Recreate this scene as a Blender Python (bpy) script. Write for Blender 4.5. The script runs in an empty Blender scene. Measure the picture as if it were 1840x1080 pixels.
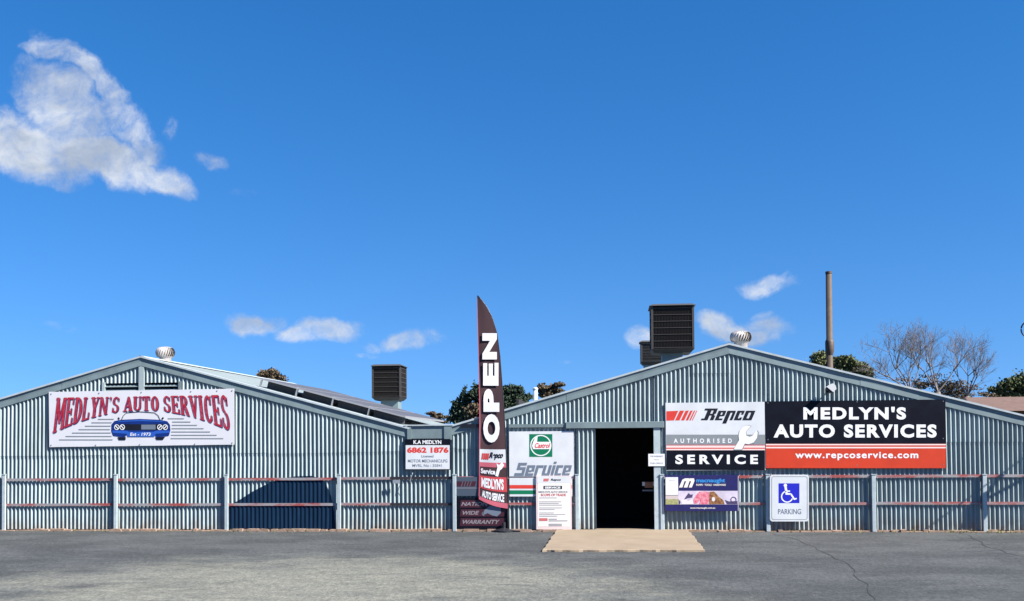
import bpy, math, random
from math import sin, cos, pi, radians, sqrt, atan2
from mathutils import Vector, Matrix, noise

random.seed(7)
S = bpy.context.scene
COL = S.collection

# ------------------------------------------------------------------ camera
F, CX, CY = 1835.0, 920.0, 745.0          # focal length and principal point on an 1840 px wide frame
CAM = Vector((0.0, -20.0, 1.76))
Yc = Vector(((1103 - CX) / F, (CY - 792) / F, -1)).normalized()
Zc = Vector((-0.0074, 1, 0)); Zc.z = (Zc.x * Yc.x + Zc.y * Yc.y) / (-Yc.z)
Zc.normalize()
Xc = Yc.cross(Zc)
M = Matrix((Xc, Yc, Zc))                  # rows: world axes in camera space -> camera-to-world
cd = bpy.data.cameras.new('camera')
cd.sensor_width = 36; cd.lens = 36 * F / 1840
cd.shift_x = 0; cd.shift_y = (CY - 540) / 1840
cd.clip_start = 0.1; cd.clip_end = 3000
cam = bpy.data.objects.new('camera', cd)
COL.objects.link(cam)
cam.matrix_world = Matrix.Translation(CAM) @ M.to_4x4()
S.camera = cam

def ray(px, py):
    return (M @ Vector(((px - CX) / F, (CY - py) / F, -1)))
def W(px, py, Y=0.0):
    d = ray(px, py)
    return CAM + d * ((Y - CAM.y) / d.y)

# ------------------------------------------------------------------ light
SAZ, SEL = radians(68), radians(40)     # azimuth from the wall's normal, elevation
SUN = Vector((cos(SEL) * sin(SAZ), -cos(SEL) * cos(SAZ), sin(SEL)))
S.view_settings.view_transform = 'Standard'
S.view_settings.look = 'None'
S.view_settings.gamma = 1
S.view_settings.use_curve_mapping = False
S.view_settings.exposure = 1.6
ld = bpy.data.lights.new('sun', 'SUN'); ld.energy = 5.0; ld.angle = radians(0.5); ld.color = (1, 0.955, 0.88)
lo = bpy.data.objects.new('sun', ld); COL.objects.link(lo)
lo.rotation_euler = SUN.to_track_quat('Z', 'Y').to_euler()
lo.location = (8, -8, 12)

world = bpy.data.worlds.new('World'); S.world = world; world.use_nodes = True
def build_world():
    nt = world.node_tree; nt.nodes.clear(); N = nt.nodes.new; L = nt.links.new
    def math_(op, a, b=None, clamp=False):
        n = N('ShaderNodeMath'); n.operation = op; n.use_clamp = clamp
        for i, v in enumerate((a, b)):
            if v is None: continue
            if isinstance(v, (int, float)): n.inputs[i].default_value = v
            else: L(v, n.inputs[i])
        return n.outputs[0]
    sky = N('ShaderNodeTexSky'); sky.sky_type = 'NISHITA'; sky.sun_disc = False
    sky.sun_elevation = math.asin(SUN.z); sky.sun_rotation = atan2(SUN.x, SUN.y)
    sky.altitude = 300; sky.air_density = 1.0; sky.dust_density = 0.0; sky.ozone_density = 5.0
    hs = N('ShaderNodeHueSaturation'); hs.inputs['Saturation'].default_value = 1.29; hs.inputs['Hue'].default_value = 0.50
    L(sky.outputs[0], hs.inputs['Color'])
    tc = N('ShaderNodeTexCoord'); sep = N('ShaderNodeSeparateXYZ'); L(tc.outputs['Generated'], sep.inputs[0])
    zl = math_('ADD', math_('MULTIPLY', math_('MAXIMUM', sep.outputs[2], 0.0), .80), .135)
    cv_ = N('ShaderNodeCombineXYZ'); L(sep.outputs[0], cv_.inputs[0]); L(sep.outputs[1], cv_.inputs[1]); L(zl, cv_.inputs[2]); L(cv_.outputs[0], sky.inputs['Vector'])
    ysafe = math_('MAXIMUM', sep.outputs[1], 0.05)
    u = math_('DIVIDE', sep.outputs[0], ysafe); v = math_('DIVIDE', sep.outputs[2], ysafe)
    uv = N('ShaderNodeCombineXYZ'); L(u, uv.inputs[0]); L(v, uv.inputs[1])
    # domain warp so that cloud outlines are ragged
    nz = N('ShaderNodeTexNoise'); nz.inputs['Scale'].default_value = 14; nz.inputs['Detail'].default_value = 6
    L(uv.outputs[0], nz.inputs['Vector'])
    w1 = N('ShaderNodeVectorMath'); w1.operation = 'SUBTRACT'; L(nz.outputs['Color'], w1.inputs[0]); w1.inputs[1].default_value = (.5, .5, .5)
    w2 = N('ShaderNodeVectorMath'); w2.operation = 'SCALE'; L(w1.outputs[0], w2.inputs[0]); w2.inputs['Scale'].default_value = 0.045
    w3 = N('ShaderNodeVectorMath'); w3.operation = 'ADD'; L(uv.outputs[0], w3.inputs[0]); L(w2.outputs[0], w3.inputs[1])
    clouds = [  # px centre, radii, rotation (deg, clockwise on the photo), weight
        (60, 268, 155, 66, 10, 1.0), (190, 285, 150, 48, 22, 1.0), (290, 322, 75, 30, 22, .9), (120, 195, 135, 78, 44, .8),
        (160, 130, 140, 28, 41, .66), (95, 85, 66, 22, 15, .6), (10, 250, 90, 75, 0, .9), (265, 262, 70, 36, 60, .7), (210, 215, 90, 45, 40, .6),
        (380, 286, 34, 17, 10, .55), (312, 236, 16, 26, -15, .22), (440, 338, 40, 10, 5, .12),
        (462, 578, 56, 24, 8, .85), (588, 592, 78, 23, -4, .8), (535, 604, 40, 16, 5, .7), (735, 614, 46, 20, 6, .72), (672, 614, 24, 13, 5, .42), (662, 630, 26, 7, 0, .35), (115, 590, 40, 9, 20, .2), (775, 612, 40, 16, 5, .3),
        (1383, 508, 56, 20, -2, .62), (1285, 584, 50, 32, 15, .85), (1385, 592, 52, 26, 12, .75), (1332, 600, 84, 22, 2, .95), (1152, 604, 24, 24, 0, .7), (1378, 570, 24, 20, 0, .4), (1015, 657, 20, 6, 0, .2),
    ]
    acc = None
    for (px, py, rx, ry, rot, wt) in clouds:
        d = ray(px, py); cu, cv = d.x / d.y, d.z / d.y
        mp = N('ShaderNodeMapping'); mp.vector_type = 'TEXTURE'
        mp.inputs['Location'].default_value = (cu, cv, 0)
        mp.inputs['Rotation'].default_value = (0, 0, -radians(rot))
        mp.inputs['Scale'].default_value = (rx / F * 1.1, ry / F * 1.1, 1)
        L(w3.outputs[0], mp.inputs['Vector'])
        fl = N('ShaderNodeVectorMath'); fl.operation = 'MULTIPLY'; L(mp.outputs[0], fl.inputs[0]); fl.inputs[1].default_value = (1, 1, 0)
        ln = N('ShaderNodeVectorMath'); ln.operation = 'LENGTH'; L(fl.outputs[0], ln.inputs[0])
        e = math_('SUBTRACT', 1.0, ln.outputs['Value'])
        e = math_('MULTIPLY', math_('MAXIMUM', e, 0.0), wt * 2.0)
        e = math_('MINIMUM', e, wt)
        acc = e if acc is None else math_('MAXIMUM', acc, e)
    acc = math_('MULTIPLY', acc, math_('GREATER_THAN', sep.outputs[1], 0.06))
    n2 = N('ShaderNodeTexNoise'); n2.inputs['Scale'].default_value = 38; n2.inputs['Detail'].default_value = 8; n2.inputs['Roughness'].default_value = .7
    L(w3.outputs[0], n2.inputs['Vector'])
    k = math_('MULTIPLY', math_('SUBTRACT', n2.outputs['Fac'], 0.5), 1.7)
    gate = math_('MULTIPLY', acc, 5.0, clamp=True)
    dens = math_('MULTIPLY', math_('ADD', acc, math_('MULTIPLY', k, gate)), 1.0)
    mr = N('ShaderNodeMapRange'); mr.interpolation_type = 'SMOOTHSTEP'; L(dens, mr.inputs['Value'])
    mr.inputs['From Min'].default_value = 0.02; mr.inputs['From Max'].default_value = 1.3
    n3 = N('ShaderNodeTexNoise'); n3.inputs['Scale'].default_value = 16; n3.inputs['Detail'].default_value = 5
    mp3 = N('ShaderNodeMapping'); mp3.inputs['Location'].default_value = (3.1, 1.7, 0); mp3.inputs['Scale'].default_value = (.8, 1.5, 1); L(w3.outputs[0], mp3.inputs['Vector']); L(mp3.outputs[0], n3.inputs['Vector'])
    cr = N('ShaderNodeValToRGB'); L(n3.outputs['Fac'], cr.inputs[0])
    cr.color_ramp.elements[0].position = .36; cr.color_ramp.elements[0].color = (.44, .52, .66, 1)
    cr.color_ramp.elements[1].position = .62; cr.color_ramp.elements[1].color = (.82, .87, .95, 1)
    tint = N('ShaderNodeVectorMath'); tint.operation = 'MULTIPLY'; L(hs.outputs[0], tint.inputs[0]); tint.inputs[1].default_value = (1.27, 1.10, 1.17)
    skyb = N('ShaderNodeBackground'); L(tint.outputs[0], skyb.inputs['Color']); skyb.inputs['Strength'].default_value = 0.05
    clb = N('ShaderNodeBackground'); L(cr.outputs[0], clb.inputs['Color']); clb.inputs['Strength'].default_value = 0.32
    mx = N('ShaderNodeMixShader'); L(mr.outputs[0], mx.inputs[0]); L(skyb.outputs[0], mx.inputs[1]); L(clb.outputs[0], mx.inputs[2])
    out = N('ShaderNodeOutputWorld'); L(mx.outputs[0], out.inputs['Surface'])
build_world()

# ------------------------------------------------------------------ materials
MATS = {}
def mat(name, col, rough=.6, metal=0.0, var=0.0, vscale=6.0, col2=None, bump=0.0, bscale=40.0, rnd=0.0, stretch=(1, 1, 1), trans=0.0, spec=.4, detail=5, lo_=.35, hi_=.65):
    if name in MATS: return MATS[name]
    col = tuple(c * .86 for c in col); col2 = tuple(c * .86 for c in col2) if col2 else None
    m = bpy.data.materials.new(name); m.use_nodes = True; nt = m.node_tree
    b = nt.nodes['Principled BSDF']; N = nt.nodes.new; L = nt.links.new
    b.inputs['Roughness'].default_value = rough; b.inputs['Metallic'].default_value = metal
    b.inputs['Specular IOR Level'].default_value = spec
    c4 = (*col, 1)
    tc = N('ShaderNodeNewGeometry'); mp = N('ShaderNodeMapping'); L(tc.outputs['Position'], mp.inputs['Vector']); mp.inputs['Scale'].default_value = stretch
    out = None
    if var or col2:
        nz = N('ShaderNodeTexNoise'); nz.inputs['Scale'].default_value = vscale; nz.inputs['Detail'].default_value = detail; nz.inputs['Roughness'].default_value = .65
        L(mp.outputs[0], nz.inputs['Vector'])
        cr = N('ShaderNodeValToRGB'); L(nz.outputs['Fac'], cr.inputs[0])
        cr.color_ramp.elements[0].position = lo_; cr.color_ramp.elements[1].position = hi_
        if col2 is None:
            cr.color_ramp.elements[0].color = (*[c * (1 - var) for c in col], 1); cr.color_ramp.elements[1].color = (*[min(1, c * (1 + var)) for c in col], 1)
        else:
            cr.color_ramp.elements[0].color = c4; cr.color_ramp.elements[1].color = (*col2, 1)
        out = cr.outputs[0]
    if rnd:
        oi = N('ShaderNodeObjectInfo'); mr = N('ShaderNodeMapRange'); L(oi.outputs['Random'], mr.inputs['Value'])
        mr.inputs['To Min'].default_value = 1 - rnd; mr.inputs['To Max'].default_value = 1 + rnd
        mm = N('ShaderNodeVectorMath'); mm.operation = 'SCALE'
        if out is None: mm.inputs[0].default_value = col
        else: L(out, mm.inputs[0])
        L(mr.outputs[0], mm.inputs['Scale']); out = mm.outputs[0]
    if out is None: b.inputs['Base Color'].default_value = c4
    else: L(out, b.inputs['Base Color'])
    if bump:
        n2 = N('ShaderNodeTexNoise'); n2.inputs['Scale'].default_value = bscale; n2.inputs['Detail'].default_value = 4; L(mp.outputs[0], n2.inputs['Vector'])
        bp = N('ShaderNodeBump'); bp.inputs['Strength'].default_value = bump; bp.inputs['Distance'].default_value = .02; L(n2.outputs['Fac'], bp.inputs['Height']); L(bp.outputs[0], b.inputs['Normal'])
    MATS[name] = m
    return m

m_iron = mat('corrugated_iron', (.285, .342, .346), .6, .0, spec=.1, var=.17, vscale=1.4, rnd=.09, stretch=(3, 1, .5), bump=.05, bscale=9)
m_fascia = mat('fascia_paint', (.155, .205, .215), .5, .0, var=.12, vscale=3, rnd=.06, bump=.10, bscale=4, stretch=(1, 1, 1))
m_cap = mat('capping_zinc', (.40, .45, .47), .5, .0, var=.1, vscale=5)
m_roof = mat('roof_zinc', (.20, .235, .24), .5, .0, var=.12, vscale=2, bump=.03)
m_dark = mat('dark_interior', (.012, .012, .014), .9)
m_black = mat('black_print', (.006, .006, .012), .45, var=.2)
m_navyblack = mat('black_board', (.004, .005, .011), .5, var=.3, vscale=4, spec=.12)
m_white = mat('white_board', (.62, .635, .65), .4, var=.06, vscale=2.5, bump=.1, bscale=1.5)
m_banner = mat('banner_vinyl', (.63, .62, .645), .45, var=.03, vscale=2, bump=.12, bscale=1.6)
m_letter = mat('white_lettering', (.78, .78, .79), .5)
m_red = mat('print_red', (.62, .045, .03), .4, var=.06)
m_orange = mat('print_orange_red', (.56, .045, .012), .4, var=.07, vscale=3)
m_pale = mat('print_pale_stripe', (.82, .62, .58), .4)
m_grey = mat('print_grey', (.22, .24, .25), .45, var=.05)
m_green = mat('print_green', (.0, .16, .07), .45)
m_crimson = mat('banner_crimson', (.36, .012, .028), .45, col2=(.52, .07, .10), vscale=14, lo_=.45, hi_=.75)
m_inkblue = mat('ink_shadow_blue', (.035, .025, .10), .5)
m_carblue = mat('print_car_blue', (.004, .022, .16), .4, var=.15)
m_carblue2 = mat('print_car_light_blue', (.02, .09, .42), .4)
m_blue = mat('print_sign_blue', (.018, .02, .46), .35)
m_navy = mat('print_navy', (.018, .016, .10), .4, var=.1)
m_cyan = mat('print_cyan', (.04, .26, .62), .4)
m_slate = mat('print_slate', (.14, .17, .22), .5)
m_post = mat('post_paint', (.37, .43, .45), .5, var=.10, vscale=12, rnd=.06)
m_rail = mat('faded_red_rail', (.30, .06, .055), .65, col2=(.27, .255, .265), vscale=1.9, stretch=(.8, .3, 3.1), detail=7, lo_=.42, hi_=.55, bump=.1)
m_railblack = mat('black_rail', (.022, .016, .022), .6)  # rail lengths coloured near black
m_shadow = mat('navy_shadow', (.0075, .022, .048), .95, spec=.02, var=.18, vscale=3, stretch=(5, 1, .6))  # shade on the left wall, put into a navy colour
m_flag = mat('maroon_flag_cloth', (.052, .023, .027), .75, var=.15, vscale=4, stretch=(1, 1, .3))
m_flagpink = mat('flag_pink_hem', (.52, .11, .15), .7)
m_pole = mat('flag_pole', (.02, .02, .025), .4)
m_maroon = mat('shaded_maroon', (.050, .010, .020), .45, var=.1)
m_dim = mat('shaded_grey_print', (.16, .15, .18), .5)
m_cooler = mat('cooler_brown', (.028, .024, .022), .7, var=.15, spec=.1)
m_coolerfrm = mat('cooler_frame', (.045, .040, .038), .6, var=.1)
m_coolerlid = mat('cooler_lid', (.08, .078, .076), .5, .2)
m_cooltan = mat('cooler_tan', (.30, .25, .17), .6, var=.15)
m_vent = mat('ventilator_aluminium', (.45, .41, .39), .4, .35, var=.1, vscale=20)
m_chim = mat('chimney_metal', (.085, .062, .048), .6, .2, var=.15, vscale=4)
m_conc = mat('concrete_pad', (.205, .158, .108), .85, col2=(.285, .222, .160), vscale=1.7, detail=9, bump=.2, bscale=30, lo_=.25, hi_=.75)
m_ledge = mat('crumbling_ledge', (.36, .24, .18), .9, col2=(.20, .14, .10), vscale=7, bump=.3)
m_dark_line = mat('dark_line', (.036, .037, .039), .85)
m_paper = mat('paper', (.74, .74, .78), .6)
m_pinkb = mat('pink_border', (.70, .56, .54), .6, var=.05)
m_ink = mat('ink', (.30, .28, .29), .6)
m_galv = mat('galvanised_fitting', (.45, .47, .48), .35, .6)
m_panel = mat('solar_glass', (.09, .09, .10), .5, .0, spec=.3)
m_alu = mat('panel_aluminium', (.30, .30, .32), .5, .2)
m_bark = mat('bark', (.13, .10, .08), .9, var=.2)
m_twig = mat('bare_twig', (.15, .13, .125), .9, var=.15)
m_leaf1 = mat('leaf_dark', (.018, .036, .026), .8, col2=(.045, .065, .035), vscale=1.3, spec=.2)
m_leaf2 = mat('leaf_brown', (.08, .062, .038), .8, col2=(.14, .105, .065), vscale=1.3, spec=.2)
m_leaf3 = mat('leaf_olive', (.055, .075, .030), .8, col2=(.14, .15, .065), vscale=1.1, spec=.2)
m_brick = mat('brown_roof_iron', (.14, .085, .065), .8, var=.15, vscale=3)
m_lamp = mat('lamp_casing', (.6, .6, .6), .4)
m_ironblue = mat('wrought_iron', (.012, .016, .05), .4)

def dirty_foot(m):
    nt = m.node_tree; N = nt.nodes.new; L = nt.links.new; b = nt.nodes['Principled BSDF']
    src = b.inputs['Base Color'].links[0].from_socket
    g = N('ShaderNodeNewGeometry'); sp = N('ShaderNodeSeparateXYZ'); L(g.outputs['Position'], sp.inputs[0])
    nz = N('ShaderNodeTexNoise'); nz.inputs['Scale'].default_value = 4; nz.inputs['Detail'].default_value = 8; nz.inputs['Roughness'].default_value = .7; L(g.outputs['Position'], nz.inputs['Vector'])
    mr = N('ShaderNodeMapRange'); L(sp.outputs[2], mr.inputs['Value']); mr.inputs['From Min'].default_value = .0; mr.inputs['From Max'].default_value = .32; mr.inputs['To Min'].default_value = .95; mr.inputs['To Max'].default_value = 0
    n1 = N('ShaderNodeMapRange'); L(nz.outputs['Fac'], n1.inputs['Value']); n1.inputs['From Min'].default_value = .35; n1.inputs['From Max'].default_value = .65
    mu = N('ShaderNodeMath'); mu.operation = 'MULTIPLY'; L(mr.outputs[0], mu.inputs[0]); L(n1.outputs[0], mu.inputs[1])
    # scattered rust streaks running down the sheets
    mp = N('ShaderNodeMapping'); mp.inputs['Scale'].default_value = (9, 1, .9); L(g.outputs['Position'], mp.inputs['Vector'])
    n2 = N('ShaderNodeTexNoise'); n2.inputs['Scale'].default_value = 1; n2.inputs['Detail'].default_value = 5; L(mp.outputs[0], n2.inputs['Vector'])
    n3 = N('ShaderNodeMapRange'); L(n2.outputs['Fac'], n3.inputs['Value']); n3.inputs['From Min'].default_value = .66; n3.inputs['From Max'].default_value = .80; n3.inputs['To Max'].default_value = .5
    mx = N('ShaderNodeMath'); mx.operation = 'MAXIMUM'; L(mu.outputs[0], mx.inputs[0]); L(n3.outputs[0], mx.inputs[1])
    mix = N('ShaderNodeMix'); mix.data_type = 'RGBA'; L(mx.outputs[0], mix.inputs[0]); L(src, mix.inputs[6]); mix.inputs[7].default_value = (.17, .115, .08, 1)
    L(mix.outputs[2], b.inputs['Base Color'])
dirty_foot(m_iron)
def ground_material():
    m = bpy.data.materials.new('asphalt'); m.use_nodes = True; nt = m.node_tree; N = nt.nodes.new; L = nt.links.new
    b = nt.nodes['Principled BSDF']; b.inputs['Roughness'].default_value = .88; b.inputs['Specular IOR Level'].default_value = .25
    g = N('ShaderNodeNewGeometry')
    def noise_(sc, det, r=.6, st=(1, 1, 1), loc=(0, 0, 0)):
        mp = N('ShaderNodeMapping'); mp.inputs['Scale'].default_value = st; mp.inputs['Location'].default_value = loc; L(g.outputs['Position'], mp.inputs['Vector'])
        n = N('ShaderNodeTexNoise'); n.inputs['Scale'].default_value = sc; n.inputs['Detail'].default_value = det; n.inputs['Roughness'].default_value = r; L(mp.outputs[0], n.inputs['Vector']); return n.outputs['Fac']
    def mr(v, a, b_, c=0, d=1, sm=True):
        n = N('ShaderNodeMapRange'); n.interpolation_type = 'SMOOTHSTEP' if sm else 'LINEAR'; L(v, n.inputs['Value'])
        for k_, x in zip(('From Min', 'From Max', 'To Min', 'To Max'), (a, b_, c, d)): n.inputs[k_].default_value = x
        return n.outputs[0]
    def mixc(f, a, b_):
        n = N('ShaderNodeMix'); n.data_type = 'RGBA'
        if isinstance(f, float): n.inputs[0].default_value = f
        else: L(f, n.inputs[0])
        for i, v in ((6, a), (7, b_)):
            if isinstance(v, tuple): n.inputs[i].default_value = (*v, 1)
            else: L(v, n.inputs[i])
        return n.outputs[2]
    def mth(op, a, b_):
        n = N('ShaderNodeMath'); n.operation = op
        for i, v in enumerate((a, b_)):
            if isinstance(v, (int, float)): n.inputs[i].default_value = v
            else: L(v, n.inputs[i])
        return n.outputs[0]
    sp = N('ShaderNodeSeparateXYZ'); L(g.outputs['Position'], sp.inputs[0]); X, Y = sp.outputs[0], sp.outputs[1]
    base = mixc(mr(noise_(.5, 6, .7, (1, 1.6, 1)), .38, .62), (.038, .0415, .0435), (.062, .066, .068))
    # worn pale gravelly area, front left: centre about (-4.5,-6.5)
    ex = mth('DIVIDE', mth('ADD', X, 3.7), 4.0); ey = mth('DIVIDE', mth('ADD', Y, 7.8), 3.2)
    d2 = mth('ADD', mth('MULTIPLY', ex, ex), mth('MULTIPLY', ey, ey))
    wob = mth('MULTIPLY', mth('SUBTRACT', noise_(.7, 7, .7, (1, 1.2, 1), (3, 1, 0)), .5), 3.6)
    pale = mth('MULTIPLY', mr(mth('ADD', mth('SUBTRACT', 1.2, d2), wob), -.6, 1.3), mr(noise_(2.3, 6, .75, (1, 1.4, 1), (5, 5, 0)), .3, .62, .45, .95))
    base = mixc(pale, base, (.158, .158, .132))
    # dusty strip by the wall on the right
    ds = mth('MULTIPLY', mr(Y, -.22, -.2), mr(noise_(1.2, 5), .35, .65, .15, .75))
    base = mixc(ds, base, (.068, .057, .045))
    # oil drips and tyre-polished darker lanes
    vo = N('ShaderNodeTexVoronoi'); vo.inputs['Scale'].default_value = .55; vo.inputs['Randomness'].default_value = 1; mpv = N('ShaderNodeMapping'); L(g.outputs['Position'], mpv.inputs['Vector']); L(mpv.outputs[0], vo.inputs['Vector'])
    od = mth('ADD', vo.outputs['Distance'], mth('MULTIPLY', mth('SUBTRACT', noise_(5, 4, .7), .5), .25))
    base = mixc(mth('MULTIPLY', mr(od, .05, .17, 1, 0), .55), base, (.030, .031, .033))
    # darker stains
    st = mr(noise_(.9, 4, .5, (1, 3, 1), (7, 2, 0)), .60, .70, 0, .55)
    base = mixc(st, base, (.030, .032, .036))
    sk = mr(noise_(34, 3, .9), .36, .64, .55, 1.48, False)
    sk2 = mr(noise_(17, 3, .7, (1, .45, 1)), .36, .64, .76, 1.25, False)
    vm = N('ShaderNodeVectorMath'); vm.operation = 'SCALE'; L(base, vm.inputs[0]); L(mth('MULTIPLY', sk, sk2), vm.inputs['Scale'])
    L(vm.outputs[0], b.inputs['Base Color'])
    bp = N('ShaderNodeBump'); bp.inputs['Strength'].default_value = .6; bp.inputs['Distance'].default_value = .01; L(noise_(60, 4, .8), bp.inputs['Height']); L(bp.outputs[0], b.inputs['Normal'])
    return m
m_ground = ground_material()

# ------------------------------------------------------------------ mesh helpers
class MB:
    def __init__(s): s.v = []; s.f = []; s.smooth = False
    def add(s, vs, fs):
        n = len(s.v); s.v += [tuple(v) for v in vs]; s.f += [tuple(i + n for i in f) for f in fs]; return s
    def box(s, x0, x1, y0, y1, z0, z1):
        x0, x1 = sorted((x0, x1)); y0, y1 = sorted((y0, y1)); z0, z1 = sorted((z0, z1))
        vs = [(x, y, z) for x in (x0, x1) for y in (y0, y1) for z in (z0, z1)]
        return s.add(vs, [(0, 1, 3, 2), (4, 6, 7, 5), (0, 4, 5, 1), (2, 3, 7, 6), (0, 2, 6, 4), (1, 5, 7, 3)])
    def prism(s, pts, y0, y1):            # pts: (x,z) outline seen from the front, extruded along y
        n = len(pts)
        vs = [(x, y0, z) for x, z in pts] + [(x, y1, z) for x, z in pts]
        fs = [tuple(range(n)), tuple(range(2 * n - 1, n - 1, -1))] + [(i, (i + 1) % n, n + (i + 1) % n, n + i) for i in range(n)]
        return s.add(vs, fs)
    def flat(s, pts, y):
        return s.add([(x, y, z) for x, z in pts], [tuple(range(len(pts)))])
    def ring(s, cx, cz, rx, rz, t, y, a0=0, a1=2 * pi, n=32):
        vs = []; fs = []
        for i in range(n + 1):
            a = a0 + (a1 - a0) * i / n
            vs += [(cx + rx * cos(a), y, cz + rz * sin(a)), (cx + (rx - t) * cos(a), y, cz + (rz - t) * sin(a))]
        fs = [(2 * i, 2 * i + 1, 2 * i + 3, 2 * i + 2) for i in range(n)]
        return s.add(vs, fs)
    def disc(s, cx, cz, rx, rz, y, n=24):
        return s.flat([(cx + rx * cos(2 * pi * i / n), cz + rz * sin(2 * pi * i / n)) for i in range(n)], y)
    def tube(s, pts, r, n=8, cap=True):
        pts = [Vector(p) for p in pts]; rr = r if isinstance(r, (list, tuple)) else [r] * len(pts)
        base = len(s.v); up = Vector((0, 0, 1))
        for i, p in enumerate(pts):
            t = (pts[min(i + 1, len(pts) - 1)] - pts[max(i - 1, 0)]).normalized()
            a = t.cross(up);  a = a if a.length > .05 else t.cross(Vector((1, 0, 0)))
            a.normalize(); b = t.cross(a)
            for k in range(n):
                q = 2 * pi * k / n; s.v.append(tuple(p + a * cos(q) * rr[i] + b * sin(q) * rr[i]))
        for i in range(len(pts) - 1):
            for k in range(n):
                s.f.append((base + i * n + k, base + i * n + (k + 1) % n, base + (i + 1) * n + (k + 1) % n, base + (i + 1) * n + k))
        if cap:
            s.f.append(tuple(base + k for k in range(n))); s.f.append(tuple(base + (len(pts) - 1) * n + k for k in range(n)))
        return s
    def lathe(s, prof, c, n=24):
        base = len(s.v)
        for r, z in prof:
            for k in range(n):
                a = 2 * pi * k / n; s.v.append((c[0] + r * cos(a), c[1] + r * sin(a), c[2] + z))
        for i in range(len(prof) - 1):
            for k in range(n):
                s.f.append((base + i * n + k, base + i * n + (k + 1) % n, base + (i + 1) * n + (k + 1) % n, base + (i + 1) * n + k))
        s.f.append(tuple(base + (len(prof) - 1) * n + k for k in range(n)))
        return s
    def build(s, name, m, parent=None, smooth=False, bevel=0):
        me = bpy.data.meshes.new(name); me.from_pydata(s.v, [], s.f); me.update()
        me.materials.append(m)
        if smooth: me.polygons.foreach_set('use_smooth', [True] * len(me.polygons))
        return link(name, me, parent, bevel)
def link(name, me, parent=None, bevel=0):
    o = bpy.data.objects.new(name, me); COL.objects.link(o)
    if parent is not None:
        o.parent = parent
        p = parent
        loc = Vector((0, 0, 0))
        while p is not None: loc += p.location; p = p.parent
        o.matrix_parent_inverse = Matrix.Translation(-loc)
    if bevel:
        b = o.modifiers.new('bevel', 'BEVEL'); b.width = bevel; b.segments = 2; b.limit_method = 'ANGLE'
    return o
def thing(name, label, cat, loc, group=None):
    e = bpy.data.objects.new(name, None); COL.objects.link(e); e.location = loc; e.empty_display_size = .2
    e['label'] = label; e['category'] = cat
    if group: e['group'] = group
    return e
def tag(o, label, cat, group=None):
    o['label'] = label; o['category'] = cat
    if group: o['group'] = group
    return o
def struct(o): o['kind'] = 'structure'; return o

TXT = {}
def text_geo(body, off=0.0, space=1.0):
    key = (body, off, space)
    if key in TXT: return TXT[key]
    cu = bpy.data.curves.new('t', 'FONT'); cu.body = body; cu.size = 1; cu.offset = off; cu.space_character = space; cu.resolution_u = 4
    cu.fill_mode = 'FRONT'
    o = bpy.data.objects.new('t', cu); COL.objects.link(o)
    dg = bpy.context.evaluated_depsgraph_get(); dg.update()
    me = bpy.data.meshes.new_from_object(o.evaluated_get(dg))
    vs = [v.co.copy() for v in me.vertices]; fs = [tuple(p.vertices) for p in me.polygons]
    x0 = min(v.x for v in vs); x1 = max(v.x for v in vs); y0 = min(v.y for v in vs); y1 = max(v.y for v in vs)
    vs = [((v.x - x0) / (x1 - x0), (v.y - y0) / (y1 - y0)) for v in vs]
    bpy.data.objects.remove(o); bpy.data.curves.remove(cu); bpy.data.meshes.remove(me)
    TXT[key] = (vs, fs); return TXT[key]
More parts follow.
